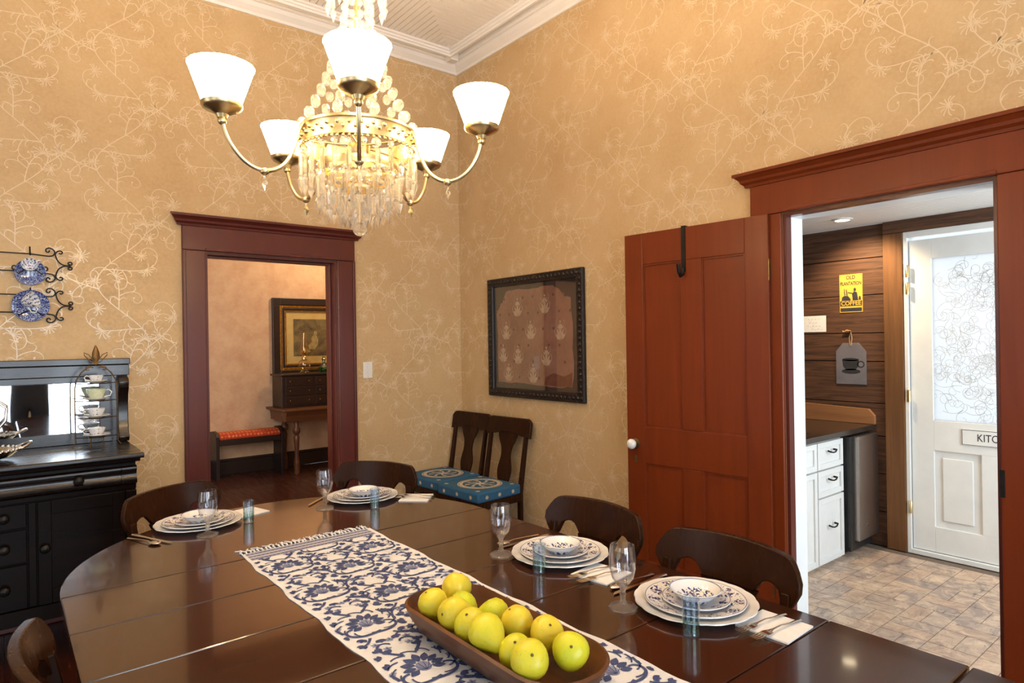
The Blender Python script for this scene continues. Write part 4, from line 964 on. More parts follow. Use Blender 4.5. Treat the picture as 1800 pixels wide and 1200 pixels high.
for (tx, ty), (fx, fy), lab in TC:
    rz = math.atan2(-fx, fy)
    L = math.hypot(fx, fy); loc = (tx+fx/L*.315, ty+fy/L*.315, 0)
    if proto is None: proto = table_chair(lab); proto.location = loc; proto.rotation_euler = (0, 0, rz)
    else: dup(proto, loc, rz, lab)
def wall_chair(label):
    e = thing('side_chair', label, 'chair', (0, 0, 0), 0, 'side chairs with blue seats along the right wall'); W = .20; zt = .925
    yb = chair_base(e, zt, .085, W, .19)
    def top(x): u = abs(x)/.222; return zt-(0 if u < .8 else .03*((u-.8)/.2)**2)
    def bot(x):
        u = abs(x)/.222; return .815+.012*math.cos(u*PI*1.2) if u < .78 else .823-.03*((u-.78)/.22)
    m = MB(); slab(m, (-.222, .222), top, bot, yb, .024, 26); m.build('crest_rail', 'chair_wood', e, smooth=40, bevel=.003)
    m = MB(); splat(m, (.47, .83), lambda t: .045+.022*math.cos((t-.25)*PI*1.6)**2+.035*max(0, t-.72)/.28, yb, .012); m.build('splat', 'chair_wood', e, smooth=40)
    c = MB().prism([(-.205, -.175), (.205, -.175), (.215, .205), (-.215, .205)], 'z', .4355, .505).build('seat_cushion', 'blue_needle', e, bevel=.014, smooth=40)
    k = Ink(); k.ring(0, .01, .148, .008, 30); k.ring(0, .01, .128, .022, 30)
    for i in range(30): a = i*2*PI/30; k.petal(.128*math.cos(a), .01+.128*math.sin(a), a+1, .022, .01, 3)
    for i in range(8):
        a = i*2*PI/8; k.cloth(.02*math.cos(a), .01+.02*math.sin(a), a, .10, 6, 30, .016, .006, 8); k.petal(.07*math.cos(a+.4), .01+.07*math.sin(a+.4), a, .035, .02)
    k.disc(0, .01, .022)
    for sx in (-1, 1):
        for sy in (-.13, .165): 
            for q in range(6): k.petal(sx*.165, sy, q*PI/3, .018, .009, 3)
    k.build('medallion', 'cream_needle', lambda u, v: (u, v, .5054), c, (0, 0, 1))
    k = Ink()
    for xx in (-.14, 0, .14):
        for q in range(8): k.petal(xx, .468, q*PI/4, .015, .006, 3)
    k.build('front_florets', 'cream_needle', lambda u, v: (u, .2054, v), c, (0, 1, 0))
    for sx in (-1, 1):
        k = Ink()
        for yy in (-.10, .02, .13):
            for q in range(8): k.petal(yy, .468, q*PI/4, .015, .006, 3)
        k.build('side_florets', 'cream_needle', (lambda u, v, s=sx: (s*(.2056+(u+.175)/.38*.010), u, v)), c)
    return e
wc = wall_chair('side chair with blue needlepoint seat beneath the framed fragment'); wc.location = (-.335, -.705, 0); wc.rotation_euler = (0, 0, PI/2+.07)
dup(wc, (-.335, -.245, 0), PI/2+.06, 'side chair with blue needlepoint seat in the corner of the room')

# ------------------------------------------------------------------ dining table
TX, TW, TZ = -2.005, .725, .76
dt = thing('dining_table', 'long dark polished dining table with leaves and rounded ends', 'table', (TX, -2.9, 0))
YS = [-2.03, -2.32, -2.61, -2.90, -3.18, -3.46, -3.75]      # leaf joints
loc = lambda y: y+2.9
def slabpoly(poly, nm): return MB().prism(poly, 'z', TZ-.026, TZ).build(nm, 'table_wood', dt, bevel=.004)
end = [(TW*math.cos(a), TW*math.sin(a)*.985) for a in [PI*i/40 for i in range(41)]]
slabpoly([(x, loc(YS[0])+.0008+y) for x, y in end], 'end_leaf'); slabpoly([(x, loc(YS[-1])-.004-y) for x, y in end], 'end_leaf')
for a, b in zip(YS[1:], YS[:-1]): slabpoly([(-TW, loc(a)+.0008), (TW, loc(a)+.0008), (TW, loc(b)-.0008), (-TW, loc(b)-.0008)], 'leaf')
ap = [(.64*math.cos(a), .64*math.sin(a)) for a in [PI*i/24 for i in range(25)]]
MB().prism([(x, loc(YS[0])+y-.02) for x, y in ap]+[(-x, loc(YS[-1])-y+.02) for x, y in ap], 'z', TZ-.10, TZ-.0265).build('apron', 'table_wood', dt, bevel=.004)
TL = [(0, 0), (.03, 0), (.045, .03), (.035, .06), (.06, .12), (.065, .3), (.045, .34), (.07, .40), (.075, .5), (.05, .56), (.07, .659), (0, .659)]
tl = MB().lathe(TL, 16).mesh('leg', 'table_wood', 40)
for sx, yy in ((0, -1.86), (-.22, -2.9), (.22, -2.9), (0, -4.06)): link('leg', tl, dt, 0, (sx, loc(yy), 0))

# ------------------------------------------------------------------ runner
ru = thing('table_runner', 'white and navy floral table runner with fringed end down the table', 'runner', (-2.01, 0, TZ))
RW, RY0, RY1 = .23, -4.15, -1.985
m = MB(); N = 60                                                # cloth with gently wavy edges
for i in range(N+1):
    y = RY0+(RY1-RY0)*i/N; dx = .004*math.sin(y*21)+.002*math.sin(y*47)
    m.v += [(-RW+dx, y, .0004), (RW+dx, y, .0004), (-RW+dx, y, .0022), (RW+dx, y, .0022)]
for i in range(N):
    a, b = 4*i, 4*i+4; m.f += [(a+2, a+3, b+3, b+2), (a, b, b+1, a+1), (a, a+2, b+2, b), (a+1, b+1, b+3, a+3)]
m.f += [(0, 1, 3, 2), (4*N, 4*N+2, 4*N+3, 4*N+1)]
m.build('cloth', 'linen', ru)
m = MB(); R = random.Random(8); nf = 34
for i in range(nf):
    x = -RW+.006+(2*RW-.012)*i/(nf-1); pts = [(x, RY1-.004, .002), (x+R.uniform(-.004, .004), RY1+.012, .004), (x+R.uniform(-.009, .009), RY1+.03, .0035), (x+R.uniform(-.014, .014), RY1+.046, .0025)]
    m.tube(pts, [.0022, .0034, .0028, .0018], 5)
    p = pts[1]; m.sphere(p, .0044, 6, 4)
stuff(m.build('fringe', 'linen', ru, smooth=60))
def runner_tiles():
    n = Ink(); p = Ink()
    p.disc(0, -.004, .017, 14, 1.3)
    for i in range(6): n.cloth(0, -.022, PI/2+(i-2.5)*.35, .034, (i-2.5)*10, -(i-2.5)*34, .0016, .0016, 6)
    for i in range(9):
        a = PI/2+(i-4)*.52; n.petal(.019*math.cos(a), -.004+.022*math.sin(a), a, .036-.002*abs(i-4), .0165)
    for i in range(11):
        a = PI/2+(i-5)*.50; n.cloth(.058*math.cos(a-.25), .060*math.sin(a-.25), a+.5, .040, 22, 46, .0042, .0042, 8)
    for sg in (1, -1):
        n.cloth(sg*.012, -.062, PI/2+sg*1.9, .125, -sg*6, -sg*64, .009, .006, 20); n.cloth(sg*.016, .064, PI/2-sg*.7, .12, -sg*2, sg*80, .0085, .0055, 20)
        n.cloth(sg*.068, -.028, PI/2-sg*.2, .10, sg*2, -sg*78, .0078, .0045, 18); n.cloth(sg*.03, -.085, -PI/2+sg*.5, .09, sg*8, sg*84, .0075, .0045, 16)
        for (x, y, a) in ((.062, .036, .6), (.034, .092, 1.2), (.046, -.080, -.9), (.066, -.055, .2), (.018, -.105, -1.4), (.064, .078, .9), (.05, .11, 1.4), (.058, -.11, -.5)):
            for q in (-.7, 0, .7): n.petal(sg*x, y, (a if sg > 0 else PI-a)+q, .018, .0105, 4)
        for (x, y) in ((.070, .006), (.028, .115), (.04, -.125), (.0, -.118)):
            for q in range(5): p.petal(sg*x, y, q*1.257, .011, .007, 3)
            n.disc(sg*x, y, .0026, 6)
    return n, p
nk, pk = runner_tiles()
offs = [(0, -2.317+.272-j*.272) for j in range(8)]+[(i*.143, -2.461+.272-j*.272) for i in (-1, 1) for j in range(8)]
keep = lambda u, v: (np.abs(u) < RW-.012) & (v > RY0+.01) & (v < RY1-.088)
stuff(nk.tiled(offs, keep).build('woven_scroll', 'navy_weave', lambda u, v: (u+.004*math.sin(v*21), v, .0032), ru, (0, 0, 1)))
stuff(pk.tiled(offs, keep).build('woven_floret', 'pale_weave', lambda u, v: (u+.004*math.sin(v*21), v, .0024), ru, (0, 0, 1)))
k = Ink(); g2 = Ink()
for a, b in ((.006, .030), (.036, .056), (.062, .084)): g2.ribbon([(-RW+.012, RY1-(a+b)/2), (RW-.012, RY1-(a+b)/2)], [b-a]*2)
for row in (.018, .046, .073):
    for i in range(32):
        x = -RW+.02+i*(2*RW-.04)/31
        k.ribbon([(x-.005, RY1-row-.005), (x+.003, RY1-row), (x-.005, RY1-row+.005)], [.003]*3)
g2.build('border_band', 'grey_weave', lambda u, v: (u, v, .0025), ru); stuff(k.build('border_arrow', 'navy_weave', lambda u, v: (u, v, .0028), ru))

# ------------------------------------------------------------------ dough bowl with pears
bw = thing('dough_bowl', 'long wooden dough bowl on the runner', 'bowl', (-2.018, -3.09, TZ+.0044))
def trough(L, W, rr, n=14):
    """rounded rectangle outline"""
    pts = []
    for cx, cy, a0 in ((W-rr, L-rr, 0), (-W+rr, L-rr, PI/2), (-W+rr, -L+rr, PI), (W-rr, -L+rr, 1.5*PI)):
        for i in range(n+1): a = a0+PI/2*i/n; pts.append((cx+rr*math.cos(a), cy+rr*math.sin(a)))
    return pts
prof = [(.21, .055, .05, 0), (.245, .078, .07, .012), (.274, .10, .094, .05), (.286, .108, .10, .074), (.28, .1015, .094, .0775), (.268, .09, .084, .06), (.238, .07, .063, .024), (.20, .05, .045, .0135)]
vs = []; fs = []; n0 = None
for L, W, rr, z in prof:
    o = trough(L, W, rr); n0 = len(o); vs += [(x, y, z+(.006*math.cos(y*9) if z > .04 else 0)) for x, y in o]
for i in range(len(prof)-1):
    for q in range(n0): fs.append((i*n0+q, i*n0+(q+1) % n0, (i+1)*n0+(q+1) % n0, (i+1)*n0+q))
fs.append(tuple(range(n0))[::-1]); fs.append(tuple((len(prof)-1)*n0+q for q in range(n0)))
MB().add(vs, fs).build('trough', 'bowl_wood', bw, smooth=45)
PP = [(0, .0), (.010, .0005), (.022, .004), (.031, .014), (.0355, .028), (.0345, .042), (.029, .056), (.0215, .068), (.017, .078), (.0125, .086), (.006, .090), (0, .0905)]
pm = MB().lathe(PP, 24, scal=lambda t, i: 1+.03*math.sin(3*t+i*.3)).mesh('pear', 'pear_skin', 60)
ps = MB().tube([(0, 0, .088), (.001, 0, .098), (.005, .001, .108)], [.0022, .0016, .0024], 6).mesh('stem', 'pear_stem', 60)
pcx = MB().lathe([(0, -.0004), (.003, -.0010), (.0022, -.002), (0, -.0006)], 8).mesh('calyx', 'pear_calyx', 60)
# position of the fruit's middle, then where the stem end points (azimuth, tilt from up)
PE = [(-2.076, -2.925, .850, -20, 150, 'pear leaning at the far left corner of the dough bowl'), (-2.00, -2.905, .862, 200, 145, 'pear at the far end of the dough bowl against the right side'),
      (-2.030, -2.975, .845, 330, 140, 'pear tucked behind the mottled one at the far end of the bowl'), (-2.072, -3.008, .854, 5, 105, 'pear with its base turned up near the far left side of the bowl'),
      (-1.995, -3.052, .842, 300, 150, 'pear half hidden in the middle of the bowl on the right'), (-2.070, -3.070, .846, 20, 150, 'round yellow pear in the middle of the left side of the bowl'),
      (-2.082, -3.140, .860, -95, 104, 'green pear with its stem pointing down over the left rim'), (-1.990, -3.128, .850, 330, 150, 'green pear in the middle of the bowl next to the right side'),
      (-2.062, -3.212, .838, 40, 150, 'yellow pear low between the two nearest left pears'), (-1.977, -3.205, .850, 70, 140, 'yellow pear with visible blossom end near the right side'),
      (-2.082, -3.275, .856, 60, 128, 'large pale pear nearest the viewer with blossom end showing'), (-1.992, -3.292, .850, 50, 128, 'pear at the near right end of the bowl with blossom end up')]
for x, y, z, az, ti, lab in PE:
    o = tag(link('pear', pm), lab, 'pear', 'pears in the dough bowl'); s = link('stem', ps, o); c = link('calyx', pcx, o)
    M = Matrix.Rotation(math.radians(az), 4, 'Z') @ Matrix.Rotation(math.radians(ti), 4, 'Y') @ Matrix.Rotation(rnd.uniform(0, 6), 4, 'Z')
    sc_ = rnd.uniform(.97, 1.06)
    o.matrix_world = Matrix.Translation((x, y, z-.004)) @ M @ Matrix.Diagonal((sc_, sc_, sc_*.97, 1)) @ Matrix.Translation((0, 0, -.036))

# ------------------------------------------------------------------ place settings
SET = [('at the setting nearest the kitchen', (-1.452, -3.195), (-1, 0)), ('at the middle setting on the right side', (-1.452, -2.682), (-1, 0)),
       ('at the far end setting right of the runner', (-1.588, -1.535), (-.72, -.69)), ('at the far setting nearest the sideboard', (-2.255, -1.492), (.4, -.92))]
scal = lambda t, i: 1+.018*abs(math.sin(8*t))*(1 if 2 <= i <= 5 else 0)
me_ch = MB().lathe([(0, 0), (.095, 0), (.11, .004), (.154, .015), (.153, .018), (.108, .0075), (.094, .004), (0, .004)], 96, scal=scal).mesh('charger', 'porcelain', 40)
scal2 = lambda t, i: 1+.008*abs(math.sin(6*t))*(1 if 2 <= i <= 4 else 0)
me_di = MB().lathe([(0, 0), (.075, 0), (.088, .006), (.128, .0155), (.1275, .018), (.087, .009), (.075, .0035), (0, .0035)], 72, scal=scal2).mesh('dinner_plate', 'china_dinner', 40)
me_de = MB().lathe([(0, 0), (.05, 0), (.058, .005), (.0865, .012), (.086, .0145), (.057, .008), (.05, .0035), (0, .0035)], 60, scal=scal2).mesh('dessert_plate', 'china_dessert', 40)
me_bo = MB().lathe([(0, 0), (.032, 0), (.034, .003), (.052, .016), (.066, .031), (.0648, .0325), (.05, .018), (.032, .0055), (0, .0045)], 60, scal=scal2).mesh('fruit_bowl', 'china_bowl', 40)
me_na = MB().prism([(-.064, -.064), (.064, -.064), (.066, .064), (-.062, .066)], 'z', 0, .004).mesh('napkin', 'paper_white')
def goblet(lab, x, y):
    e = thing('water_goblet', 'clear pressed glass water goblet '+lab, 'goblet', (x, y, TZ+.0004), 0, 'water goblets')
    MB().shell([(.006, .058), (.016, .062), (.028, .078), (.0345, .105), (.0345, .135), (.0305, .163), (.0295, .163), (.0333, .135), (.0333, .106), (.027, .08), (.015, .066), (.006, .063)], 28).build('bowl', 'goblet_glass', e, smooth=50)
    MB().lathe([(0, .008), (.012, .010), (.0075, .02), (.0065, .03), (.0095, .036), (.0065, .042), (.009, .054), (.014, .0605), (0, .0625)], 12).build('stem', 'crystal', e, smooth=30)
    MB().lathe([(0, 0), (.034, 0), (.037, .003), (.033, .006), (.02, .0085), (.010, .012), (0, .012)], 32, scal=lambda t, i: 1+.04*math.cos(8*t)).build('foot', 'crystal', e, smooth=20)
def tumbler(lab, x, y):
    e = thing('small_tumbler', 'small blue tinted tumbler with leaf band '+lab, 'glass', (x, y, TZ+.0004), 0, 'blue juice tumblers')
    MB().shell([(.0185, .003), (.0195, .03), (.0205, .084), (.0193, .084), (.0183, .03), (.0173, .005)], 24).build('wall', 'blue_glass', e, smooth=50)
    MB().lathe([(0, 0), (.0175, 0), (.0185, .003), (.0173, .0075), (0, .0075)], 24).build('base', 'cut_glass', e, smooth=40)
    k = Ink()
    for i in range(14):
        u = i/14*.124
        for q in range(4): 
            for sg in (1, -1): k.cloth(u, .006+q*.006, PI/2-sg*.7, .009, 0, sg*20, .0012, .0022, 3)
    k.ribbon([(i/30*.1256, .0345) for i in range(31)], [.002]*31)
    k.build('leaf_band', 'green_print', lambda u, v: (.0203*math.cos(u/.02), .0203*math.sin(u/.02), v), e)
def fork(lab, M):
    e = thing('dessert_fork', 'silver fork '+lab, 'fork', (0, 0, 0)); e.matrix_world = M
    MB().tube([(0, -.085, .0022), (0, -.07, .003), (0, -.045, .004), (0, -.01, .008), (0, .02, .0065), (0, .035, .0045)], [.0065, .0058, .0036, .0024, .003, .0075], 8, flat=.3).build('handle', 'silver', e, smooth=50)
    m = MB().prism([(-.009, .03), (.009, .03), (.0115, .042), (.0115, .052), (-.0115, .052), (-.0115, .042)], 'z', .0028, .0046); m.build('fork_root', 'silver', e, bevel=.0005)
    for i in range(4): MB().tube([(-.0096+i*.0064, .051, .0036), (-.0096+i*.0064, .075, .003), (-.0085+i*.0057, .092, .0042)], [.0016, .0014, .0008], 6).build('tine', 'silver', e, smooth=50)
def knife(lab, M):
    e = thing('table_knife', 'silver table knife '+lab, 'knife', (0, 0, 0)); e.matrix_world = M
    MB().tube([(0, -.11, .004), (0, -.09, .0045), (0, -.03, .004), (0, .0, .0035)], [.008, .0085, .0055, .004], 8, flat=.42).build('handle', 'silver', e, smooth=50)
    MB().prism([(-.004, 0), (.006, .0), (.009, .05), (.007, .1), (-.002, .115), (-.005, .09)], 'z', .0027, .0042).build('blade', 'silver', e, bevel=.0004)
def spoon(lab, M):
    e = thing('tea_spoon', 'silver spoon '+lab, 'spoon', (0, 0, 0)); e.matrix_world = M
    MB().tube([(0, -.09, .0022), (0, -.07, .003), (0, -.03, .006), (0, .02, .008), (0, .04, .006)], [.0065, .0055, .003, .0022, .003], 8, flat=.35).build('handle', 'silver', e, smooth=50)
    MB().sphere((0, .062, .0058), .027, 12, 8, (.62, 1, .2)).build('spoon_bowl', 'silver', e, smooth=60)
GOB = [(-1.605, -3.084), (-1.589, -2.55), (-1.785, -1.585), (-2.263, -1.661)]
TUM = [(-1.599, -3.288), (-1.598, -2.748), (-1.626, -1.73), (-2.095, -1.583)]
NAP = [(-1.42, -3.392, 2.12, 1), (-1.475, -2.885, .15, 1), (-1.405, -1.695, 2.4, 1), (-2.06, -1.437, .3, 1)]
NAP[0] = (-1.418, -3.393, .04, 1)
for i, (lab, (x, y), (fx, fy)) in enumerate(SET):
    rz = math.atan2(fy, fx)
    tag(link('charger_plate', me_ch, None, 0, (x, y, TZ+.0004), rz), 'white scalloped charger plate '+lab, 'plate', 'scalloped chargers')
    tag(link('dinner_plate', me_di, None, 0, (x, y, TZ+.0049), rz+.3), 'blue and white dinner plate '+lab, 'plate', 'blue dinner plates')
    tag(link('dessert_plate', me_de, None, 0, (x+.004, y, TZ+.0089), rz+.7), 'blue and white dessert plate '+lab, 'plate', 'blue dessert plates')
    tag(link('fruit_bowl', me_bo, None, 0, (x+.004, y+.002, TZ+.0129), rz+1.1), 'small blue flowered bowl '+lab, 'bowl', 'blue fruit bowls')
    goblet(lab, *GOB[i]); tumbler(lab, *TUM[i])
    nx, ny, nr, on = NAP[i]
    tag(link('paper_napkin', me_na, None, 0, (nx, ny, TZ+.0005), nr), 'folded white napkin '+lab, 'napkin', 'white napkins')
    if i < 3:
        fa = [PI/2-.12, PI/2-.1, .75][i]
        dv = Vector((math.cos(fa+PI/2+PI), math.sin(fa+PI/2+PI), 0))
        for q, s in enumerate((-.02, .022)):
            px = nx+math.sin(-fa)*0+[.0, 0, 0][i]; 
            side = Vector((-math.sin(fa-PI/2), math.cos(fa-PI/2), 0))
            c_ = Vector((nx, ny, TZ+.0047))+side*s+Vector((math.cos(fa+PI/2), math.sin(fa+PI/2), 0))*(.012)
            fork(('on the napkin ' if q == 0 else 'second on the napkin ')+lab, Matrix.Translation(c_) @ Matrix.Rotation(fa, 4, 'Z'))
    # knife and spoon on the other side of the plate
    r3 = Vector((fx, fy, 0)).normalized(); sd = Vector((-r3.y, r3.x, 0))
    sgn = -1 if i < 2 else (-1 if i == 2 else 1)
    if i < 2: sd = Vector((0, 1, 0)); sgn = 1
    base = Vector((x, y, TZ+.0006))+sd*sgn*.182
    an = math.atan2(r3.y, r3.x)-PI/2
    if i == 3: base = Vector((-2.432, -1.585, TZ+.0006)); an += .0; sd = Vector((-.92, -.4, 0)); sgn = 1
    if i == 2: base = Vector((-1.745, -1.43, TZ+.0006)); sd = Vector((-.69, .72, 0)); sgn = 1
    knife('beside the plate '+lab, Matrix.Translation(base) @ Matrix.Rotation(an, 4, 'Z'))
    if i != 2: spoon('beside the knife '+lab, Matrix.Translation(base+sd*sgn*.03) @ Matrix.Rotation(an, 4, 'Z'))

# ------------------------------------------------------------------ chandelier
CX, CY = -2.0, -2.41
cz = thing('chandelier', 'brass five light chandelier hung with crystal prisms above the table', 'chandelier', (CX, CY, 1.79))
Z = lambda z: z-1.79
def part(nm, m, mt, smooth=40, par=None, bevel=0): return m.build(nm, mt, par or cz, smooth=smooth, bevel=bevel)
part('rod', MB().lathe([(0, Z(1.90)), (.006, Z(1.90)), (.008, Z(2.06)), (.014, Z(2.07)), (.009, Z(2.09)), (.009, Z(2.42)), (.016, Z(2.43)), (.009, Z(2.45)), (.009, Z(3.58)), (0, Z(3.58))], 14), 'brass')
part('ceiling_canopy', MB().lathe([(0, Z(3.575)), (.02, Z(3.575)), (.06, Z(3.61)), (.065, Z(3.649)), (0, Z(3.649))], 24), 'brass')
RR = .166
part('ring_band', MB().shell([(RR, Z(2.030)), (RR+.004, Z(2.035)), (RR+.001, Z(2.045)), (RR+.001, Z(2.078)), (RR+.005, Z(2.083)), (RR+.004, Z(2.090)), (RR-.003, Z(2.090)), (RR-.003, Z(2.030))], 60), 'brass')
m = MB()
for i in range(64):
    t = 2*PI*i/64; c_, s_ = math.cos(t), math.sin(t)
    m.sphere(((RR+.002)*c_, (RR+.002)*s_, Z(2.062)+.006*(-1)**i), .0065, 6, 4); m.sphere(((RR+.003)*c_, (RR+.003)*s_, Z(2.029)), .0045, 6, 4)
stuff(part('ring_ornament', m, 'brass', 60))
for q in range(5):
    t = q*2*PI/5+.3; part('ring_spoke', MB().tube([(0, 0, Z(2.05)), (RR*math.cos(t), RR*math.sin(t), Z(2.05))], .0035, 6), 'brass', 60)
for rr, z0, h in ((.118, 1.972, .022), (.088, 1.937, .018), (.056, 1.914, .014)):
    part('inner_band', MB().shell([(rr, Z(z0)), (rr+.002, Z(z0+h/2)), (rr, Z(z0+h)), (rr-.003, Z(z0+h)), (rr-.003, Z(z0))], 40), 'brass')
    for q in range(3):
        t = q*2*PI/3; part('band_stay', MB().tube([(.0, 0, Z(z0+h/2+.04)), (rr*math.cos(t), rr*math.sin(t), Z(z0+h/2))], .002, 6), 'brass', 60)
part('hub_cup', MB().lathe([(0, Z(2.0)), (.02, Z(2.005)), (.032, Z(2.025)), (.034, Z(2.05)), (.02, Z(2.055)), (0, Z(2.055))], 18), 'brass')
part('top_ring', MB().shell([(.085, Z(2.545)), (.088, Z(2.55)), (.085, Z(2.56)), (.082, Z(2.56)), (.082, Z(2.545))], 28), 'brass')
for q in range(4): t = q*PI/2; part('ring_spoke', MB().tube([(0, 0, Z(2.552)), (.083*math.cos(t), .083*math.sin(t), Z(2.552))], .002, 6), 'brass', 60)
# crystals
def prism_mesh(L, w):
    m = MB(); m.lathe([(0, 0), (.008, -.005), (.0098, -.0105), (.008, -.016), (0, -.021)], 8)
    a = -.023; m.lathe([(0, a), (w*.7, a-.002), (w, a-.006), (w, a-L), (w*.5, a-L-.004), (w*.5, a-L-.006), (w*1.45, a-L-.016), (w*1.1, a-L-.024), (0, a-L-.046)], 6)
    return m.mesh('crystal_prism', 'crystal')
P1, P2_, P3 = prism_mesh(.058, .0074), prism_mesh(.05, .0070), prism_mesh(.04, .0066)
def tierp(n, rad, z, me, off=0.):
    for i in range(n):
        t = 2*PI*i/n+off; o = link('crystal_prism', me, cz, 0, (rad*math.cos(t), rad*math.sin(t), Z(z)-.003*(i % 2)), t)
tierp(26, RR+.001, 2.027, P1); tierp(18, .120, 1.970, P1, .1); tierp(13, .090, 1.935, P2_, .2); tierp(8, .057, 1.912, P3, .1); tierp(4, .026, 1.906, P3, .3)
bd = MB().lathe([(0, -.015), (.008, -.013), (.0142, -.005), (.0142, .005), (.008, .013), (0, .015)], 8).mesh('crystal_bead', 'crystal')
for q in range(10):
    t = q*2*PI/10+.15
    for i in range(12):
        u = i/11; rr = .035+(RR-.004-.035)*u**1.8; z = 2.50-(2.50-2.11)*u
        o = link('crystal_bead', bd, cz, 0, (rr*math.cos(t), rr*math.sin(t), Z(z))); s_ = .6+.45*u; o.scale = (s_, s_, s_*1.1)
tierp(12, .084, 2.545, P3)
part('crystal_ball', MB().sphere((0, 0, Z(1.798)), .021, 24, 16), 'crystal', 60); part('ball_wire', MB().tube([(0, 0, Z(1.818)), (0, 0, Z(1.96))], .0015, 6), 'brass', 60)
# arms with shades
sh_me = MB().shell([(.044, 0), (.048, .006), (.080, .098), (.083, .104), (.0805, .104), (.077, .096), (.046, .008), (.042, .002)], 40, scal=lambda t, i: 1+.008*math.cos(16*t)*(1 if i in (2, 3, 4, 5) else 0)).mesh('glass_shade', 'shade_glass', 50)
ARM = [(.155, 2.095), (.176, 2.07), (.186, 2.02), (.210, 1.962), (.248, 1.932), (.285, 1.928), (.322, 1.944), (.352, 1.978), (.370, 2.015), (.377, 2.05)]
ARM = smooth_path(ARM)
for q in range(5):
    t = math.radians((-115.3, -45.5, 25.3, 103.2, -178.5)[q]); c_, s_ = math.cos(t), math.sin(t)
    kr = (.99, 1, .98, 1, 1.035)[q]; c_ *= kr; s_ *= kr
    P = lambda r, z: (r*c_, r*s_, Z(z))
    ar = part('arm', MB().tube([P(r, z) for r, z in ARM], .0058, 10), 'brass', 60)
    part('arm_knob', MB().sphere(P(.377, 2.043), .0115, 12, 8), 'brass', 60, ar)
    part('arm_key', MB().sphere(P(.272, 1.927), .0125, 12, 8, (1, 1, .8)), 'brass', 60, ar)
    part('drop_finial', MB().lathe([(0, -.042), (.009, -.022), (.008, -.016), (.003, -.008), (.004, 0), (0, 0)], 6, c=P(.272, 1.915)), 'crystal' if q in (0, 1, 4) else 'brass', None, ar)
    part('shade_holder', MB().lathe([(0, Z(2.048)), (.012, Z(2.050)), (.016, Z(2.059)), (.046, Z(2.073)), (.051, Z(2.079)), (.052, Z(2.087)), (.047, Z(2.087)), (.044, Z(2.079)), (.014, Z(2.067)), (0, Z(2.065))], 28, c=(.377*c_, .377*s_, 0)), 'brass', 40, ar)
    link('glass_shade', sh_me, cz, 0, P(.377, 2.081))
    part('bulb', MB().lathe([(0, Z(2.075)), (.012, Z(2.080)), (.014, Z(2.105)), (.024, Z(2.135)), (.018, Z(2.160)), (0, Z(2.170))], 12, c=(.377*c_, .377*s_, 0)), 'bulb_filament', 50)

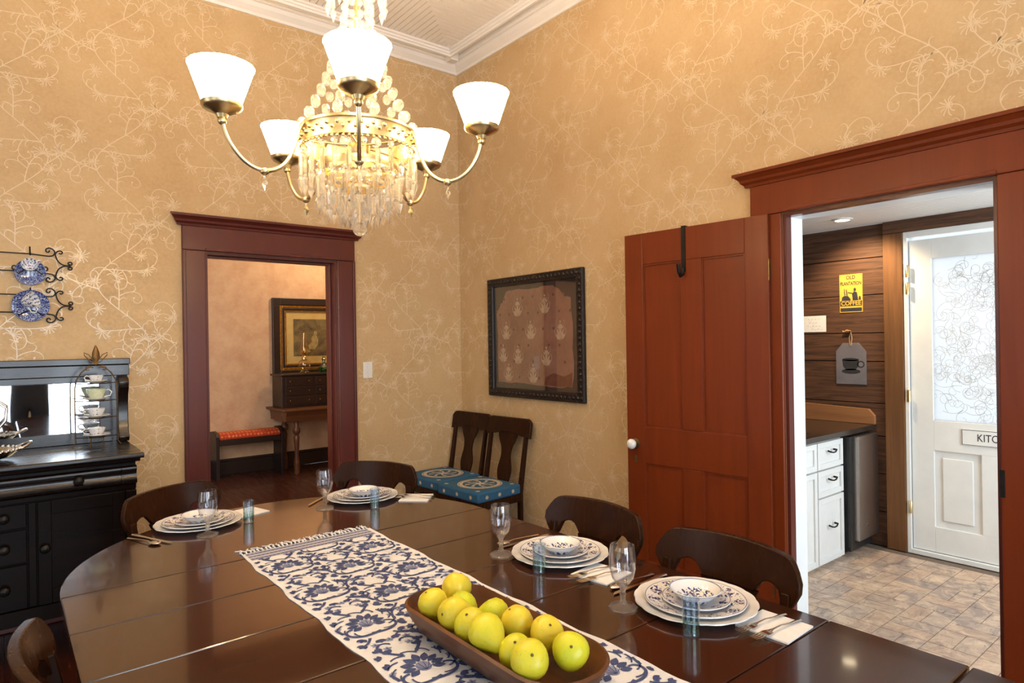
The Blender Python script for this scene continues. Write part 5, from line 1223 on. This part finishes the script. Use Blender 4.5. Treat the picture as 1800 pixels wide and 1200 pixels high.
# ------------------------------------------------------------------ photographer, seen only in the sideboard mirror
def person():
    V = [(0, 0, .95), (0, .01, 1.15), (0, 0, 1.36), (0, 0, 1.46), (0, .015, 1.52), (0, .03, 1.60), (0, .02, 1.70)]
    Rr = [(.15, .11), (.135, .10), (.155, .105), (.10, .08), (.052, .055), (.075, .09), (.06, .07)]
    E_ = [(0, 1), (1, 2), (2, 3), (3, 4), (4, 5), (5, 6)]
    for sx in (-1, 1):
        o = len(V); V += [(sx*.085, 0, .86), (sx*.095, .015, .50), (sx*.10, -.01, .09), (sx*.105, .05, .045), (sx*.115, .15, .035)]
        Rr += [(.095, .10), (.064, .068), (.042, .045), (.042, .04), (.04, .025)]; E_ += [(0, o), (o, o+1), (o+1, o+2), (o+2, o+3), (o+3, o+4)]
        hx_ = -.255+sx*.075
        o = len(V); V += [(sx*.175, 0, 1.40), (sx*.22-.03, .0, 1.16), (hx_+sx*.03, .15, 1.33), (hx_+sx*.012, .185, 1.375), (hx_, .20, 1.41)]
        Rr += [(.06, .06), (.043, .043), (.03, .03), (.028, .018), (.026, .014)]; E_ += [(2, o), (o, o+1), (o+1, o+2), (o+2, o+3), (o+3, o+4)]
        for i in range(4):
            f0 = len(V); V += [(hx_-sx*.012*(i-1.5), .215, 1.43), (hx_-sx*.02-sx*.012*(i-1.5), .228, 1.455), (hx_-sx*.04-sx*.008*(i-1.5), .225, 1.468)]; Rr += [(.0085, .0085), (.008, .008), (.0065, .0065)]; E_ += [(o+4, f0), (f0, f0+1), (f0+1, f0+2)]
        f0 = len(V); V += [(hx_-sx*.028, .19, 1.40), (hx_-sx*.045, .205, 1.415)]; Rr += [(.010, .010), (.008, .008)]; E_ += [(o+3, f0), (f0, f0+1)]
    me = bpy.data.meshes.new('person'); me.from_pydata(V, E_, []); o = bpy.data.objects.new('person', me); COL.objects.link(o)
    sk = o.modifiers.new('skin', 'SKIN'); sk.use_smooth_shade = True
    for i, d in enumerate(me.skin_vertices[0].data): d.radius = Rr[i]; d.use_root = (i == 0)
    ss = o.modifiers.new('sub', 'SUBSURF'); ss.levels = 2; ss.render_levels = 2
    bpy.context.view_layer.update()
    me2 = bpy.data.meshes.new_from_object(o.evaluated_get(bpy.context.evaluated_depsgraph_get())); o.modifiers.clear(); o.data = me2
    for nm in ('denim', 'skin', 'hair'): me2.materials.append(MATS[nm])
    for p_ in me2.polygons:
        c_ = p_.center
        p_.material_index = 0
        if c_.z > 1.49: p_.material_index = 2 if (c_.z > 1.70 or c_.y < .0) else 1
        elif c_.y > .17 and c_.z > 1.3: p_.material_index = 1
    return o
pe = person(); pe.location = (-2.60, -4.52, 0.0); tag(pe, 'person in dark clothes standing, reflected in the sideboard mirror', 'person')
fc = MB()
for sx in (-1, 1): fc.sphere((sx*.03, .112, 1.625), .011, 8, 6)
fc.build('eyes', 'ink', pe, smooth=60); MB().sphere((0, .125, 1.59), .016, 8, 6, (.8, 1, 1.5)).build('nose', 'skin', pe, smooth=60); MB().sphere((0, .112, 1.548), .02, 10, 6, (1.1, .5, .3)).build('mouth', 'rust_paper', pe, smooth=60)
for sx in (-1, 1): MB().sphere((sx*.078, .03, 1.61), .024, 8, 6, (.4, .8, 1.2)).build('ear', 'skin', pe, smooth=60)
